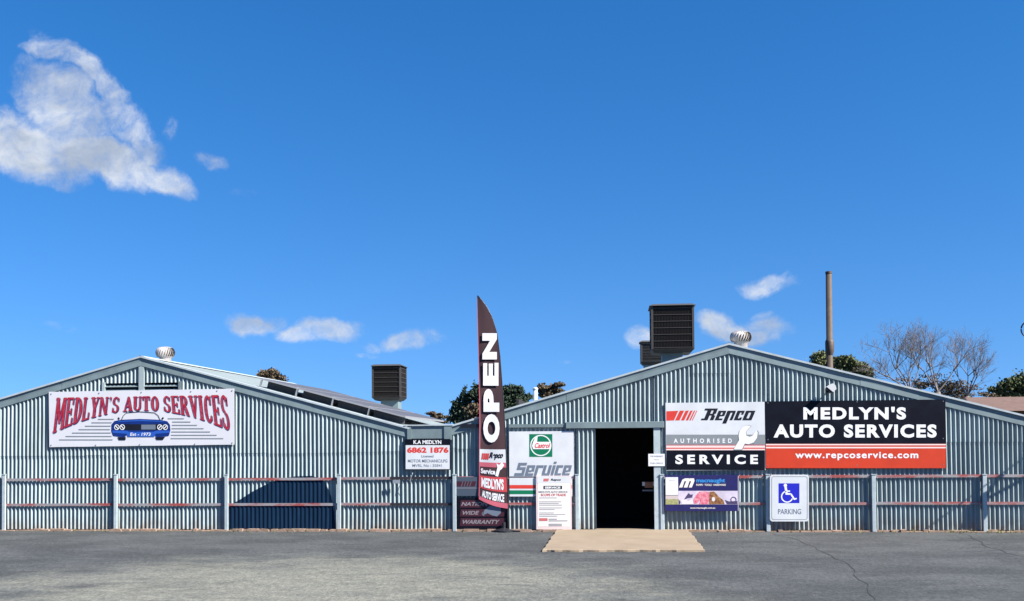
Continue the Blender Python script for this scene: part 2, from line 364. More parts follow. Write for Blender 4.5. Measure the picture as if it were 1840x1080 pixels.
class Sign:
    """A plane parallel to the wall at depth Y; the print on it is laid out in photo pixels."""
    def __init__(s, Y): s.Y = Y
    def p(s, px, py): q = W(px, py, s.Y); return (q.x, q.z)
    def rect(s, x0, y0, x1, y1):
        a, b, c, d = s.p(x0, y0), s.p(x1, y0), s.p(x1, y1), s.p(x0, y1); return [a, b, c, d]
    def board(s, x0, y0, x1, y1, thick=.02):
        xm, ym = (x0 + x1) / 2, (y0 + y1) / 2
        xa, xb = s.p(x0, ym)[0], s.p(x1, ym)[0]; za, zb = s.p(xm, y1)[1], s.p(xm, y0)[1]
        s.b = (xa, xb, za, zb)
        return MB().box(xa, xb, s.Y, s.Y + thick, za, zb)
    def fit(s, mb, body, x0, y0, x1, y1, layer=3, off=.02, space=1.0, shear=0.0, rot=False, warp=None):
        vs, fs = text_geo(body, off, space); y = s.Y - layer * .0012
        out = []
        for (a, b) in vs:
            if rot: px, py = x0 + (1 - b) * (x1 - x0), y1 + a * (y0 - y1)      # reads upwards
            else:
                px = x0 + a * (x1 - x0) + shear * (b - .5) * abs(y1 - y0); py = y1 + b * (y0 - y1)
            if warp: px, py = warp(px, py)
            q = s.p(px, py); out.append((q[0], y, q[1]))
        mb.add(out, fs); return mb
    def poly(s, mb, pts, layer=1): mb.flat([s.p(*q) for q in pts], s.Y - layer * .0012); return mb
    def prect(s, mb, x0, y0, x1, y1, layer=1): return s.poly(mb, [(x0, y0), (x1, y0), (x1, y1), (x0, y1)], layer)
    def pell(s, mb, cx, cy, rx, ry, layer=1, n=28): return s.poly(mb, [(cx + rx * cos(2 * pi * i / n), cy + ry * sin(2 * pi * i / n)) for i in range(n)], layer)
    def pring(s, mb, cx, cy, rx, ry, t, layer=1, a0=0, a1=360, n=36):
        c = s.p(cx, cy); e = s.p(cx + rx, cy); g = s.p(cx, cy - ry); h = s.p(cx + t, cy)
        return mb.ring(c[0], c[1], e[0] - c[0], g[1] - c[1], h[0] - c[0], s.Y - layer * .0012, radians(a0), radians(a1), n)
    def stroke(s, mb, pts, w, layer=1):
        for (a, b) in zip(pts, pts[1:]):
            dx, dy = b[0] - a[0], b[1] - a[1]; l = sqrt(dx * dx + dy * dy) or 1; nx, ny = -dy / l * w / 2, dx / l * w / 2
            s.poly(mb, [(a[0] + nx, a[1] + ny), (b[0] + nx, b[1] + ny), (b[0] - nx, b[1] - ny), (a[0] - nx, a[1] - ny)], layer)
        return mb

# ------------------------------------------------------------------ ground
g = MB(); R = 1500
g.add([(-R, -R, 0), (R, -R, 0), (R, R, 0), (-R, R, 0)], [(0, 1, 2, 3)])
ground = struct(g.build('ground', m_ground))
def G(px, py):   # point on the ground under a pixel
    d = ray(px, py); return CAM + d * (-CAM.z / d.z)
a, b, c, d = G(1000, 954.5), G(1236, 954.5), G(1267, 992), G(975, 992)
pad = MB()
n = 24
def padp(u, v, z):
    top = a.lerp(b, u); bot = d.lerp(c, u); q = top.lerp(bot, v); return (q.x, q.y, z)
bot = [padp(i / n, 1, 0) for i in range(n + 1)]
edge = [(0, 0), (1, 0), (1, 1), (0, 1)]
ol = []
for (A, B) in (((0, 0), (1, 0)), ((1, 0), (1, 1)), ((1, 1), (0, 1)), ((0, 1), (0, 0))):
    ns = 40 if A[1] == B[1] else 30
    for k in range(ns):
        u, v = A[0] + (B[0] - A[0]) * k / ns, A[1] + (B[1] - A[1]) * k / ns; p_ = Vector(padp(u, v, 0))
        jx = noise.noise(p_ * 3.1) * .030 + noise.noise(p_ * 11) * .016; jy = noise.noise(p_ * 3.3 + Vector((9, 0, 0))) * .05 + noise.noise(p_ * 9 + Vector((5, 0, 0))) * .03
        ol.append((p_.x + (jx if A[0] == B[0] else 0), p_.y + (jy if A[1] == B[1] and A[1] == 1 else 0)))
no = len(ol); cxx = sum(p_[0] for p_ in ol) / no; cyy = sum(p_[1] for p_ in ol) / no
pv = [(x, y, -.02) for x, y in ol] + [(x, y, .030) for x, y in ol] + [(x + (cxx - x) * .008, y + (cyy - y) * .010, .040) for x, y in ol]
pad.add(pv, [(k, (k + 1) % no, no + (k + 1) % no, no + k) for k in range(no)] + [(no + k, no + (k + 1) % no, 2 * no + (k + 1) % no, 2 * no + k) for k in range(no)] + [tuple(2 * no + k for k in range(no))])
struct(pad.build('concrete_pavement', m_conc))

def ribbon(px_pts, w, z=.004):
    pts = []
    for i in range(len(px_pts) - 1):
        A, B = G(*px_pts[i]), G(*px_pts[i + 1]); k = 10
        pts += [A.lerp(B, j / k) for j in range(k)]
    pts.append(G(*px_pts[-1])); mb = MB(); vs = []
    for i, p in enumerate(pts):
        t = (pts[min(i + 1, len(pts) - 1)] - pts[max(0, i - 1)]).normalized(); nn = Vector((-t.y, t.x, 0))
        j = noise.noise(Vector((p.x * 1.7, p.y * 1.7, 3))) * .10; ww = w * (.6 + .8 * abs(noise.noise(Vector((p.x * 5, p.y * 5, 8)))))
        q = p + nn * j
        vs += [(q.x + nn.x * ww, q.y + nn.y * ww, z), (q.x - nn.x * ww, q.y - nn.y * ww, z)]
    mb.add(vs, [(2 * i, 2 * i + 1, 2 * i + 3, 2 * i + 2) for i in range(len(pts) - 1)])
    return mb
ribbon([(1387, 959), (1430, 970), (1480, 990), (1525, 1015), (1555, 1050), (1575, 1090)], .008).build('dark_line', m_dark_line, ground)  # thin dark lines laid on the asphalt
ribbon([(1730, 958), (1758, 972), (1776, 984), (1810, 993), (1845, 1003)], .010, .005).build('dark_line', m_dark_line, ground)
ribbon([(1778, 974), (1812, 978), (1850, 981)], .008, .006).build('dark_line', m_dark_line, ground)

# ------------------------------------------------------------------ corrugated walls
PITCH = (W(1700, 900).x - W(1600, 900).x) / 100 * 8.4
AMP = .0215
def corr(x): return AMP * cos(2 * pi * x / PITCH)
def lerp_line(p, q):
    return lambda x: p[1] + (q[1] - p[1]) * (x - p[0]) / (q[0] - p[0])
def sheet(parent, x0, x1, zb, zt, yoff=0.0, m=None, name='wall_sheet', seed=0, amp=1.0):
    """one corrugated iron sheet between the lines zb(x) and zt(x)"""
    per = 12; k0 = x0 / PITCH * per; k1 = x1 / PITCH * per
    xs = [x0] + [k * PITCH / per for k in range(math.ceil(k0 + .01), math.floor(k1 - .01) + 1)] + [x1]
    rows = max(2, int((zt((x0 + x1) / 2) - zb((x0 + x1) / 2)) / .3) + 1)
    mb = MB(); vs = []
    for x in xs:
        b0, t0 = zb(x), max(zt(x), zb(x) + .002)
        for r in range(rows + 1):
            z = b0 + (t0 - b0) * r / rows
            w = noise.noise(Vector((x * .9, z * .8, 5 + seed))) * .007 + noise.noise(Vector((x * 3.2, z * 2.1, 9))) * .003
            dx = noise.noise(Vector((x * .6, z * 1.1, 31))) * .006
            vs.append((x + dx, yoff + w - corr(x) * amp, z))
    R1 = rows + 1
    mb.add(vs, [(i * R1 + r, (i + 1) * R1 + r, (i + 1) * R1 + r + 1, i * R1 + r + 1) for i in range(len(xs) - 1) for r in range(rows)])
    return mb.build(name, m or m_iron, parent, smooth=True)
def wall_run(parent, x0, x1, zb, zt, lap=None, width=9):
    """sheets of `width` ribs side by side; lap(x) = height where an upper row overlaps the lower"""
    step = PITCH * width; k = math.floor(x0 / step)
    x = x0; i = 0
    while x < x1 - .002:
        k += 1; nx = min(k * step, x1)
        if nx - x < .03:
            if x1 - x < .03: break
            continue
        yo = .002 * (i % 2)
        if lap:
            jit = random.uniform(-.012, .012)
            lp = lambda q, j=jit: lap(q) + j
            sheet(parent, x, nx, zb, lambda q: lp(q) + .03, yo + .005, seed=i)
            sheet(parent, x, nx, lp, zt, yo - .004, seed=i + 50)
        else: sheet(parent, x, nx, zb, zt, yo, seed=i)
        x = nx; i += 1
def xz(px, py, Y=0): q = W(px, py, Y); return (q.x, q.z)
def joined(*pts):          # piecewise line z(x)
    def f(x):
        for p, q in zip(pts, pts[1:]):
            if x <= q[0] or q is pts[-1]: return p[1] + (q[1] - p[1]) * (x - p[0]) / (q[0] - p[0])
    return f
GZ = lambda x: .03

YF = -.034                       # fascia plane
def line_x(p, q, x): return (x, p[1] + (q[1] - p[1]) * (x - p[0]) / (q[0] - p[0]))
L_apex = xz(253, 641, YF); L_left = xz(0, 717, YF); L_right = xz(736, 770, YF)
L_left = line_x(L_apex, L_left, xz(-230, 780, YF)[0])
R_apex = xz(1310, 618, YF); R_left = xz(812, 765, YF); R_right0 = xz(1840, 747, YF)
R_right = line_x(R_apex, R_right0, xz(2120, 800, YF)[0])
DEP_L, DEP_R = 10.0, 12.0
FT = .185                       # fascia depth
x812 = W(812, 900).x; x735 = W(736, 900).x; x805 = W(803, 775).x

left = thing('corrugated_shed', 'low silver corrugated iron shed with solar panels and the wide car banner on its gable', 'shed', ((L_left[0] + x812) / 2, 0, 0))
right = thing('corrugated_shed', 'taller silver corrugated iron shed with the open black doorway and black and orange sign', 'shed', ((R_right[0] + x812) / 2, 0, 0))

topL = joined((L_left[0], L_left[1] - FT + .05), (L_apex[0], L_apex[1] - FT + .05), (L_right[0], L_right[1] - FT + .05))
lapL = joined(xz(0, 820), xz(812, 811))
vx0, vx1 = W(187, 690).x, W(324, 690).x
vz1, vz0 = W(253, 688).z, W(253, 706).z
wall_run(left, L_left[0], vx0, GZ, topL, lapL)
wall_run(left, vx0, vx1, GZ, lambda x: vz0, lapL)
wall_run(left, vx0, vx1, lambda x: vz1, topL, None)
wall_run(left, vx1, x735, GZ, topL, lapL)
zbox = W(770, 788).z
wall_run(left, x735, x812, GZ, lambda x: zbox + .02, lapL)
# gable vents above the banner
mb = MB().box(vx0, vx1, .10, .12, vz0 - .02, vz1 + .02); mb.build('vent_back', m_dark, left)
xm = W(252, 690).x
for xa, xb in ((vx0 + .03, xm - .02), (xm + .09, vx1 - .03)):
    v = MB(); zs = vz1 - .05
    for k in range(3):
        z = vz1 - .03 - k * .085
        v.add([(xa, -.02, z - .045), (xb, -.02, z - .045), (xb, .05, z), (xa, .05, z), (xa, -.02, z - .053), (xb, -.02, z - .053), (xb, .05, z - .008), (xa, .05, z - .008)],
              [(0, 1, 2, 3), (4, 7, 6, 5), (0, 4, 5, 1)])
    v.build('vent_louvre', m_fascia, left)
MB().box(xm - .02, xm + .09, -.03, .04, vz0 - .02, L_apex[1] - FT + .02).build('gable_post', m_iron, left)
MB().box(vx0 - .03, vx0 + .03, -.03, .04, vz0 - .02, vz1 + .02).build('vent_frame', m_iron, left)
MB().box(vx1 - .03, vx1 + .03, -.03, .04, vz0 - .02, vz1 + .02).build('vent_frame', m_fascia, left)

def fascia(parent, p, q, joints, thick=FT):
    """flat barge boards with a rolled capping along a rake line from p to q"""
    xs = [p[0]] + sorted(joints) + [q[0]] if p[0] < q[0] else [q[0]] + sorted(joints) + [p[0]]
    for i, (xa, xb) in enumerate(zip(xs, xs[1:])):
        za, zb = line_x(p, q, xa)[1], line_x(p, q, xb)[1]
        k = 8; mb = MB(); vs = []
        for j in range(k + 1):
            x = xa + (xb - xa) * j / k; z = za + (zb - za) * j / k
            w = noise.noise(Vector((x * 1.3, z, 4))) * .008 - .003 * (i % 2)
            vs += [(x, YF + w, z - .004), (x, YF + w + .006, z - thick * .5), (x, YF + w, z - thick), (x, .02, z - thick), (x, .02, z - .004)]
        fs = [(5 * j + r, 5 * j + r + 1, 5 * j + r + 6, 5 * j + r + 5) for j in range(k) for r in range(4)]
        fs += [(0, 1, 2, 3, 4), tuple(5 * k + r for r in (4, 3, 2, 1, 0))]
        mb.add(vs, [f[::-1] for f in fs]); mb.build('barge_board', m_fascia, parent)
    (x0, z0), (x1, z1) = sorted((p, q)); dz = .0
    c = MB(); c.add([(x0, YF - .022, z0 - .018), (x1, YF - .022, z1 - .018), (x1, YF - .022, z1 + .018), (x0, YF - .022, z0 + .018),
                     (x0, .16, z0 + .018), (x1, .16, z1 + .018), (x0, YF + .003, z0 - .018), (x1, YF + .003, z1 - .018)],
                    [(0, 1, 2, 3), (3, 2, 5, 4), (0, 6, 7, 1), (0, 3, 6), (1, 7, 2)])
    c.build('rake_capping', m_cap, parent)
fascia(left, L_left, L_apex, [W(113, 690).x])
fascia(left, L_apex, L_right, [W(330, 670).x, W(560, 720).x])
fascia(right, R_left, R_apex, [W(1018, 700).x, W(1212, 650).x])
fascia(right, R_apex, R_right, [W(1545, 680).x, W(1650, 700).x, W(1990, 780).x])

def roof_slope(parent, p, q, dep, name='roof_sheet'):
    """corrugated roof: ribs run down the slope, so the profile varies along y"""
    wd = 1.5; y = .0
    while y < dep - .01:
        y2 = min(y + wd, dep); n = max(2, int((y2 - y) / PITCH * 8)); vs = []
        for j in range(n + 1):
            yy = y + (y2 - y) * j / n; h = .010 * cos(2 * pi * yy / PITCH)
            vs += [(p[0], yy, p[1] + h - .012), (q[0], yy, q[1] + h - .012)]
        MB().add(vs, [(2 * j, 2 * j + 1, 2 * j + 3, 2 * j + 2) for j in range(n)]).build(name, m_roof, parent, smooth=True)
        y = y2
roof_slope(left, L_left, L_apex, DEP_L); roof_slope(left, L_apex, L_right, DEP_L)
roof_slope(right, R_left, R_apex, DEP_R); roof_slope(right, R_apex, R_right, DEP_R)
for (pa, dep, par) in ((L_apex, DEP_L, left), (R_apex, DEP_R, right)):
    MB().add([(pa[0] - .16, -.05, pa[1] - .028), (pa[0], -.05, pa[1] + .026), (pa[0] + .16, -.05, pa[1] - .028), (pa[0] - .16, dep, pa[1] - .028), (pa[0], dep, pa[1] + .026), (pa[0] + .16, dep, pa[1] - .028)],
             [(0, 1, 4, 3), (1, 2, 5, 4)]).build('ridge_capping', m_cap, par)
def close_walls(par, pl, pa, pr, dep):
    MB().box(pl[0], pl[0] + .05, .06, dep, 0, pl[1] - .03).build('side_wall', m_iron, par)
    MB().box(pr[0] - .05, pr[0], .06, dep, 0, pr[1] - .03).build('side_wall', m_iron, par)
    MB().prism([(pl[0], 0), (pr[0], 0), (pr[0], pr[1] - .03), (pa[0], pa[1] - .03), (pl[0], pl[1] - .03)], dep - .05, dep).build('back_wall', m_iron, par)
close_walls(left, L_left, L_apex, L_right, DEP_L)
close_walls(right, R_left, R_apex, R_right, DEP_R)
# box gutter between the sheds
zt = W(770, 765).z
MB().box(x735 + .05, x805 - .05, YF, .02, zbox, zt - .004).build('gutter_flashing', m_fascia, left)
MB().box(x735 - .03, x735 + .047, YF - .02, .02, zbox - .01, zt + .0).build('flashing_end', m_fascia, left)
MB().box(x805 - .047, x812 + .01, YF - .02, .02, zbox - .03, zt + .02).build('flashing_end', m_fascia, left)
MB().box(x735 + .0, x812, -.02, DEP_L, zt - .05, zt - .01).build('box_gutter', m_roof, left)
MB().box(x735 - .1, x812 + .04, YF - .03, .10, zt + .0, zt + .022).build('gutter_capping', m_cap, left)

# right shed wall with the doorway
topR = joined((R_left[0], R_left[1] - FT + .05), (R_apex[0], R_apex[1] - FT + .05), (R_right[0], R_right[1] - FT + .05))
dx0, dx1 = W(1070, 860).x, W(1177, 860).x; dzt = W(1120, 768).z
lapR = joined(xz(812, 806), xz(1840, 793))
wall_run(right, x812, dx0, GZ, topR, lapR)
wall_run(right, dx0, dx1, lambda x: dzt, topR, None)
wall_run(right, dx1, R_right[0], GZ, topR, lapR)
# short patch sheet below the ridge
pz0, pz1 = W(1275, 671).z, W(1275, 655).z
sheet(right, W(1240, 660).x, W(1312, 660).x, lambda x: pz0, lambda x: min(topR(x) - .01, pz1 + .12), -.010)
# interior
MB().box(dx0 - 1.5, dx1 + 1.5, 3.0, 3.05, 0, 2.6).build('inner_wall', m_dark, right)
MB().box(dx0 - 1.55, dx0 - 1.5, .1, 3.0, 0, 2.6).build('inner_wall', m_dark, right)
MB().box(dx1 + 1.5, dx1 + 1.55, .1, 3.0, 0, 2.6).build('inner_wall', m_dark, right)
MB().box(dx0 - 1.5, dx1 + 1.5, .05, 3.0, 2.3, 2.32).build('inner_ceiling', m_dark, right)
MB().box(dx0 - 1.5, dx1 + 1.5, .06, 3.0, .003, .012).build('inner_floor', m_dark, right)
# lintel, jambs
lx0, lx1 = W(1017, 763).x, W(1193, 763).x; lz0, lz1 = W(1100, 769.5).z, W(1100, 758).z
MB().box(lx0, lx1, -.085, .02, lz0, lz1).build('door_lintel', m_fascia, right, bevel=.006)
MB().box(W(915, 765).x, lx0 - .003, -.06, -.012, W(960, 768).z, W(960, 762).z).build('door_track', m_fascia, right)
MB().box(dx1 - .02, W(1187, 860).x, -.06, .12, 0, lz0 - .003).build('door_jamb', m_post, right)
MB().box(dx0 - .03, dx0 + .0, -.01, .10, 0, lz0 - .003).build('door_jamb', m_fascia, right)
MB().box(dx0 - .02, dx1 + .02, -.02, .12, 0.0, .045).build('door_sill', m_conc, right)
# folded back door leaf, corrugated
leaf = sheet(right, W(1036, 860).x, W(1071, 860).x, lambda x: .05, lambda x: W(1050, 771).z, -.045, name='door')
hx = W(1067, 860).x
hnd = MB(); hnd.tube([(hx - .0, -.10, W(1067, 868).z), (hx - .02, -.13, W(1067, 862).z), (hx + .03, -.13, W(1067, 850).z), (hx + .03, -.10, W(1067, 848).z)], .008); hnd.build('door_handle', m_galv, leaf)
bz = W(1045, 864).z
MB().box(W(1033, 860).x, W(1046, 860).x, -.115, -.095, bz - .035, bz + .035).build('door_bolt', m_galv, leaf)
# black wedge near the flag
MB().prism([xz(824, 768, -.07), xz(832, 762, -.07), xz(900, 762, -.07), xz(900, 768, -.07)], -.07, -.045).build('black_wedge', m_black, right)

# ledge of crumbling mortar along the foot of the walls
mb = MB(); x = L_left[0]
while x < R_right[0]:
    w = random.uniform(.07, .35); 
    if not (dx0 - .1 < x < dx1 + .1):
        h = random.uniform(.012, .05); dd = random.uniform(.05, .16)
        mb.box(x, x + w * .97, -dd, .05, -.01, h)
    x += w
o = mb.build('rubble_ledge', m_ledge, None); o['kind'] = 'structure'
for px, where in ((215, 'beside the second white post from the left'), (480, 'under the left half of the navy shadow shape'), (520, 'under the middle of the navy shadow shape'), (690, 'below the black rails'), (942, 'between the flag and the poster board')):
    q = G(px, 954 + random.uniform(-1, 1)); s_ = random.uniform(.08, .2)
    a_ = MB().prism([(q.x - s_, .0), (q.x + s_, .0), (q.x + s_ * .8, .05), (q.x - s_ * .2, .062), (q.x - s_ * .85, .04)], -.20, -.165)
    tag(a_.build('broken_brick', m_ledge), f'pale broken mortar chunk {where}', 'rubble', 'mortar chunks along the wall foot')

wd = MB(); rw = random.Random(5)
for _ in range(130):
    x = rw.choice([rw.uniform(L_left[0] + 4, dx0 - 2.5), rw.uniform(6.1, 8.2), rw.uniform(6.1, 8.2), rw.uniform(2.5, 8.3)]); y = rw.uniform(-.32, -.12); h_ = rw.uniform(.02, .09)
    for k in range(6):
        a_ = rw.uniform(0, 6.28); dx_, dy_ = cos(a_) * h_ * .6, sin(a_) * h_ * .6; w_ = .006
        wd.add([(x - w_, y, .0), (x + w_, y, .0), (x + dx_, y + dy_, h_ * rw.uniform(.6, 1))], [(0, 1, 2)])
o = wd.build('dry_weeds', mat('dry_weeds', (.20, .19, .08), .9, col2=(.30, .25, .14), vscale=3)); o['kind'] = 'stuff'
gr_ = MB()
for _ in range(700):
    q = Vector((rw.uniform(-11, 9), -rw.random() ** 1.8 * 8.5 - .15, 0)); s_ = rw.uniform(.003, .008)
    gr_.add([(q.x - s_, q.y - s_, .0), (q.x + s_, q.y - s_ * .6, .0), (q.x + s_ * .7, q.y + s_, .0), (q.x, q.y, s_ * 1.1)], [(0, 1, 3), (1, 2, 3), (2, 0, 3)])
o = gr_.build('loose_gravel', mat('gravel', (.15, .145, .13), .9, var=.4, vscale=3)); o['kind'] = 'stuff'

# ------------------------------------------------------------------ domed wall shadow behind the rails, modelled as a navy sheet
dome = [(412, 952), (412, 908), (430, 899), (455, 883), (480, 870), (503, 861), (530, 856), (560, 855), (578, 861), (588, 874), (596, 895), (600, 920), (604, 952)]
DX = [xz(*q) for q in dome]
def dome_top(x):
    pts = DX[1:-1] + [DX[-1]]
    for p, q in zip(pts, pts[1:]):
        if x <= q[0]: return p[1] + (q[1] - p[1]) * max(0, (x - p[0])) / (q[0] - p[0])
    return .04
t = sheet(None, DX[0][0] + .002, DX[-1][0] - .01, lambda x: .05, dome_top, -.020, m=m_shadow, name='shadow_sheet', amp=.26)
tag(t, 'rounded wall shadow behind the rails modelled as a dark navy corrugated sheet', 'painted shadow')

# ------------------------------------------------------------------ fences
def fence(label, posts, rails, zref, low=907, high=859):
    x0 = W(posts[0], 900).x
    fe = thing('rail_fence', label, 'fence', (W(sum(posts) / len(posts), 900).x, -.12, 0))
    for px in posts:
        x = W(px, 900, -.1).x; zt_ = W(px, 853.5, -.1).z
        mb = MB().box(x - .038, x + .038, -.078, -.040, 0, zt_)
        mb.build('post', m_post, fe, bevel=.008)
        mb = MB(); mb.box(x - .045, x + .045, -.086, -.036, zt_, zt_ + .015); mb.build('post_cap', m_post, fe, bevel=.004)
    for (pa, pb, dark) in rails:
        for zz in (zref[0], zref[1]):
            xa, xb = W(pa, 880, -.07).x, W(pb, 880, -.07).x
            j1, j2 = random.uniform(-.008, .008), random.uniform(-.008, .008)
            mb = MB(); h = .026
            mb.add([(xa, -.037, zz - h + j1), (xb, -.037, zz - h + j2), (xb, -.037, zz + h + j2), (xa, -.037, zz + h + j1),
                    (xa, -.024, zz - h + j1), (xb, -.024, zz - h + j2), (xb, -.024, zz + h + j2), (xa, -.024, zz + h + j1)],
                   [(0, 1, 2, 3), (3, 2, 6, 7), (0, 4, 5, 1), (0, 3, 7, 4), (1, 5, 6, 2), (4, 7, 6, 5)])
            mb.build('rail', m_railblack if dark else m_rail, fe)
    return fe
zr = (W(920, 858.5).z, W(920, 905.5).z)
fence('white posts with faded red rails in front of the wall below the car banner', [-195, 5, 206, 405.5, 608, 816],
      [(-195, 5, 0), (5, 206, 0), (206, 405.5, 0), (405.5, 608, 0), (608, 700, 0), (700.3, 814, 1)], zr)
fence('short faded red rails behind the service sign between the flag and doorway', [1037], [(822, 1037, 0)], zr)
fence('white posts with faded red rails right of the doorway below the black sign', [1190, 1380.5, 1571, 1771, 1975],
      [(1190, 1380.5, 0), (1380.5, 1571, 0), (1571, 1771, 0), (1771, 1975, 0)], zr)

# ------------------------------------------------------------------ banner with the car
SG = Sign(-.05)
bn = thing('banner_sign', 'wide white banner with arched crimson lettering above a blue car', 'banner', (W(254, 750).x, -.05, W(254, 803).z))
nb = MB(); c0, c1, c2, c3 = SG.p(87.5, 704), SG.p(420.5, 698), SG.p(421, 799), SG.p(88.5, 803.5)
nn = 24; vs = []
for i in range(nn + 1):
    u = i / nn
    sag = .006 * abs(sin(u * pi * 5))
    for (A, B, s_) in ((c0, c1, -sag), (c3, c2, sag * .4)):
        vs.append((A[0] + (B[0] - A[0]) * u, SG.Y + .003, A[1] + (B[1] - A[1]) * u + s_))
nb.add(vs, [(2 * i, 2 * i + 1, 2 * i + 3, 2 * i + 2) for i in range(nn)])
nb.add([(v[0], -.038, v[2]) for v in vs], [(2 * i, 2 * i + 2, 2 * i + 3, 2 * i + 1) for i in range(nn)])
n2 = len(vs)
nb.f += [(2 * i, 2 * i + 2, n2 + 2 * i + 2, n2 + 2 * i) for i in range(nn)] + [(2 * i + 1, n2 + 2 * i + 1, n2 + 2 * i + 3, 2 * i + 3) for i in range(nn)] + [(0, n2, n2 + 1, 1), (2 * nn, 2 * nn + 1, n2 + 2 * nn + 1, n2 + 2 * nn)]
nb.build('banner_cloth', m_banner, bn)
# hand drawn slab-serif capitals, each a list of polygons in a unit box; thick stems, small serifs
def stem(x0, x1, l=.10): return [[(x0, 0), (x1, 0), (x1, 1), (x0, 1)], [(x0 - l, 0), (x1 + l, 0), (x1 + l, .07), (x0 - l, .07)], [(x0 - l, .93), (x1 + l, .93), (x1 + l, 1), (x0 - l, 1)]]
def arcp(cx, cy, rx, ry, tx, ty, a0, a1, n=14):
    o_ = [(cx + rx * cos(radians(a0 + (a1 - a0) * i / n)), cy + ry * sin(radians(a0 + (a1 - a0) * i / n))) for i in range(n + 1)]
    i_ = [(cx + (rx - tx) * cos(radians(a0 + (a1 - a0) * i / n)), cy + (ry - ty) * sin(radians(a0 + (a1 - a0) * i / n))) for i in range(n + 1)]
    return [[o_[i], o_[i + 1], i_[i + 1], i_[i]] for i in range(n)]
GL = {
 'M': (1.25, stem(.06, .22, .06) + stem(.76, .96, .04) + [[(.06, 1), (.26, 1), (.56, .22), (.44, .22)], [(.74, 1), (.94, 1), (.56, .22), (.44, .22)]]),
 'E': (.95, stem(.12, .36) + [[(.3, .93), (.92, .93), (.92, 1), (.3, 1)], [(.84, .74), (.92, .74), (.92, .95), (.84, .95)], [(.3, .47), (.74, .47), (.74, .54), (.3, .54)], [(.66, .38), (.74, .38), (.74, .63), (.66, .63)], [(.3, 0), (.96, 0), (.96, .07), (.3, .07)], [(.87, .05), (.96, .05), (.96, .28), (.87, .28)]]),
 'D': (1.0, stem(.12, .36, .08) + arcp(.38, .5, .58, .5, .26, .075, -90, 90, 18)),
 'L': (.9, stem(.12, .36) + [[(.3, 0), (.94, 0), (.94, .07), (.3, .07)], [(.85, .05), (.94, .05), (.94, .32), (.85, .32)]]),
 'Y': (1.0, [[(.38, 0), (.62, 0), (.62, .46), (.38, .46)], [(.27, 0), (.73, 0), (.73, .07), (.27, .07)], [(.08, 1), (.33, 1), (.62, .44), (.40, .40)], [(.78, 1), (.92, 1), (.62, .44), (.5, .44)], [(0, .93), (.42, .93), (.42, 1), (0, 1)], [(.66, .93), (1, .93), (1, 1), (.66, 1)]]),
 'N': (1.05, stem(.08, .20, .07) + stem(.78, .90, .08) + [[(.06, 1), (.30, 1), (.92, 0), (.72, 0)]]),
 "'": (.35, [[(.3, 1), (.75, 1), (.7, .85), (.4, .68), (.5, .86), (.3, .88)]]),
 'S': (.9, arcp(.5, .74, .40, .26, .2, .075, 20, 270, 20) + arcp(.5, .26, .42, .26, .2, .075, -160, 90, 20) + [[(.80, .70), (.88, .70), (.88, .96), (.80, .9)], [(.1, .04), (.18, .1), (.18, .34), (.1, .34)]]),
 'A': (1.1, [[(.44, 1), (.60, 1), (.94, 0), (.68, 0)], [(.42, .96), (.52, 1), (.22, 0), (.10, 0)], [(.2, .28), (.72, .28), (.72, .35), (.2, .35)], [(0, 0), (.36, 0), (.36, .07), (0, .07)], [(.58, 0), (1, 0), (1, .07), (.58, .07)]]),
 'U': (1.0, [[(.1, .3), (.34, .3), (.34, 1), (.1, 1)], [(.76, .3), (.88, .3), (.88, 1), (.76, 1)], [(0, .93), (.44, .93), (.44, 1), (0, 1)], [(.66, .93), (1, .93), (1, 1), (.66, 1)]] + arcp(.49, .3, .39, .3, .18, .09, 180, 360, 16)),
 'T': (.95, [[(.38, 0), (.62, 0), (.62, 1), (.38, 1)], [(.27, 0), (.73, 0), (.73, .07), (.27, .07)], [(.04, .93), (.96, .93), (.96, 1), (.04, 1)], [(.04, .72), (.12, .72), (.14, .95), (.04, .95)], [(.88, .72), (.96, .72), (.96, .95), (.86, .95)]]),
 'O': (1.0, arcp(.5, .5, .44, .5, .24, .075, 0, 360, 30)),
 'R': (1.05, stem(.12, .34, .08) + arcp(.40, .73, .44, .27, .22, .07, -90, 90, 14) + [[(.3, .93), (.42, .93), (.42, 1), (.3, 1)], [(.3, .46), (.44, .46), (.44, .53), (.3, .53)], [(.44, .48), (.66, .5), (.98, 0), (.74, 0)]]),
 'V': (1.05, [[(.08, 1), (.34, 1), (.60, 0), (.46, 0)], [(.78, 1), (.90, 1), (.60, 0), (.46, .12)], [(0, .93), (.42, .93), (.42, 1), (0, 1)], [(.66, .93), (1, .93), (1, 1), (.66, 1)]]),
 'I': (.55, stem(.26, .74, .16)),
 'C': (.95, arcp(.52, .5, .44, .5, .25, .075, 50, 310, 24) + [[(.78, .66), (.88, .66), (.88, 1), (.80, .92)], [(.74, .16), (.88, .10), (.9, .28), (.82, .3)]]),
}
def arch(px, py01):             # envelope of the arched title: py01 0 = bottom, 1 = top
    u = (px - 258) / 155
    top = 714.5 - (px - 100) / 310 * 5.0; botm = 737.5 + 38 * u * u
    x = px - (px - 258) * .045 * py01 + (px - 258) * .01
    return x, botm + (top - botm) * py01
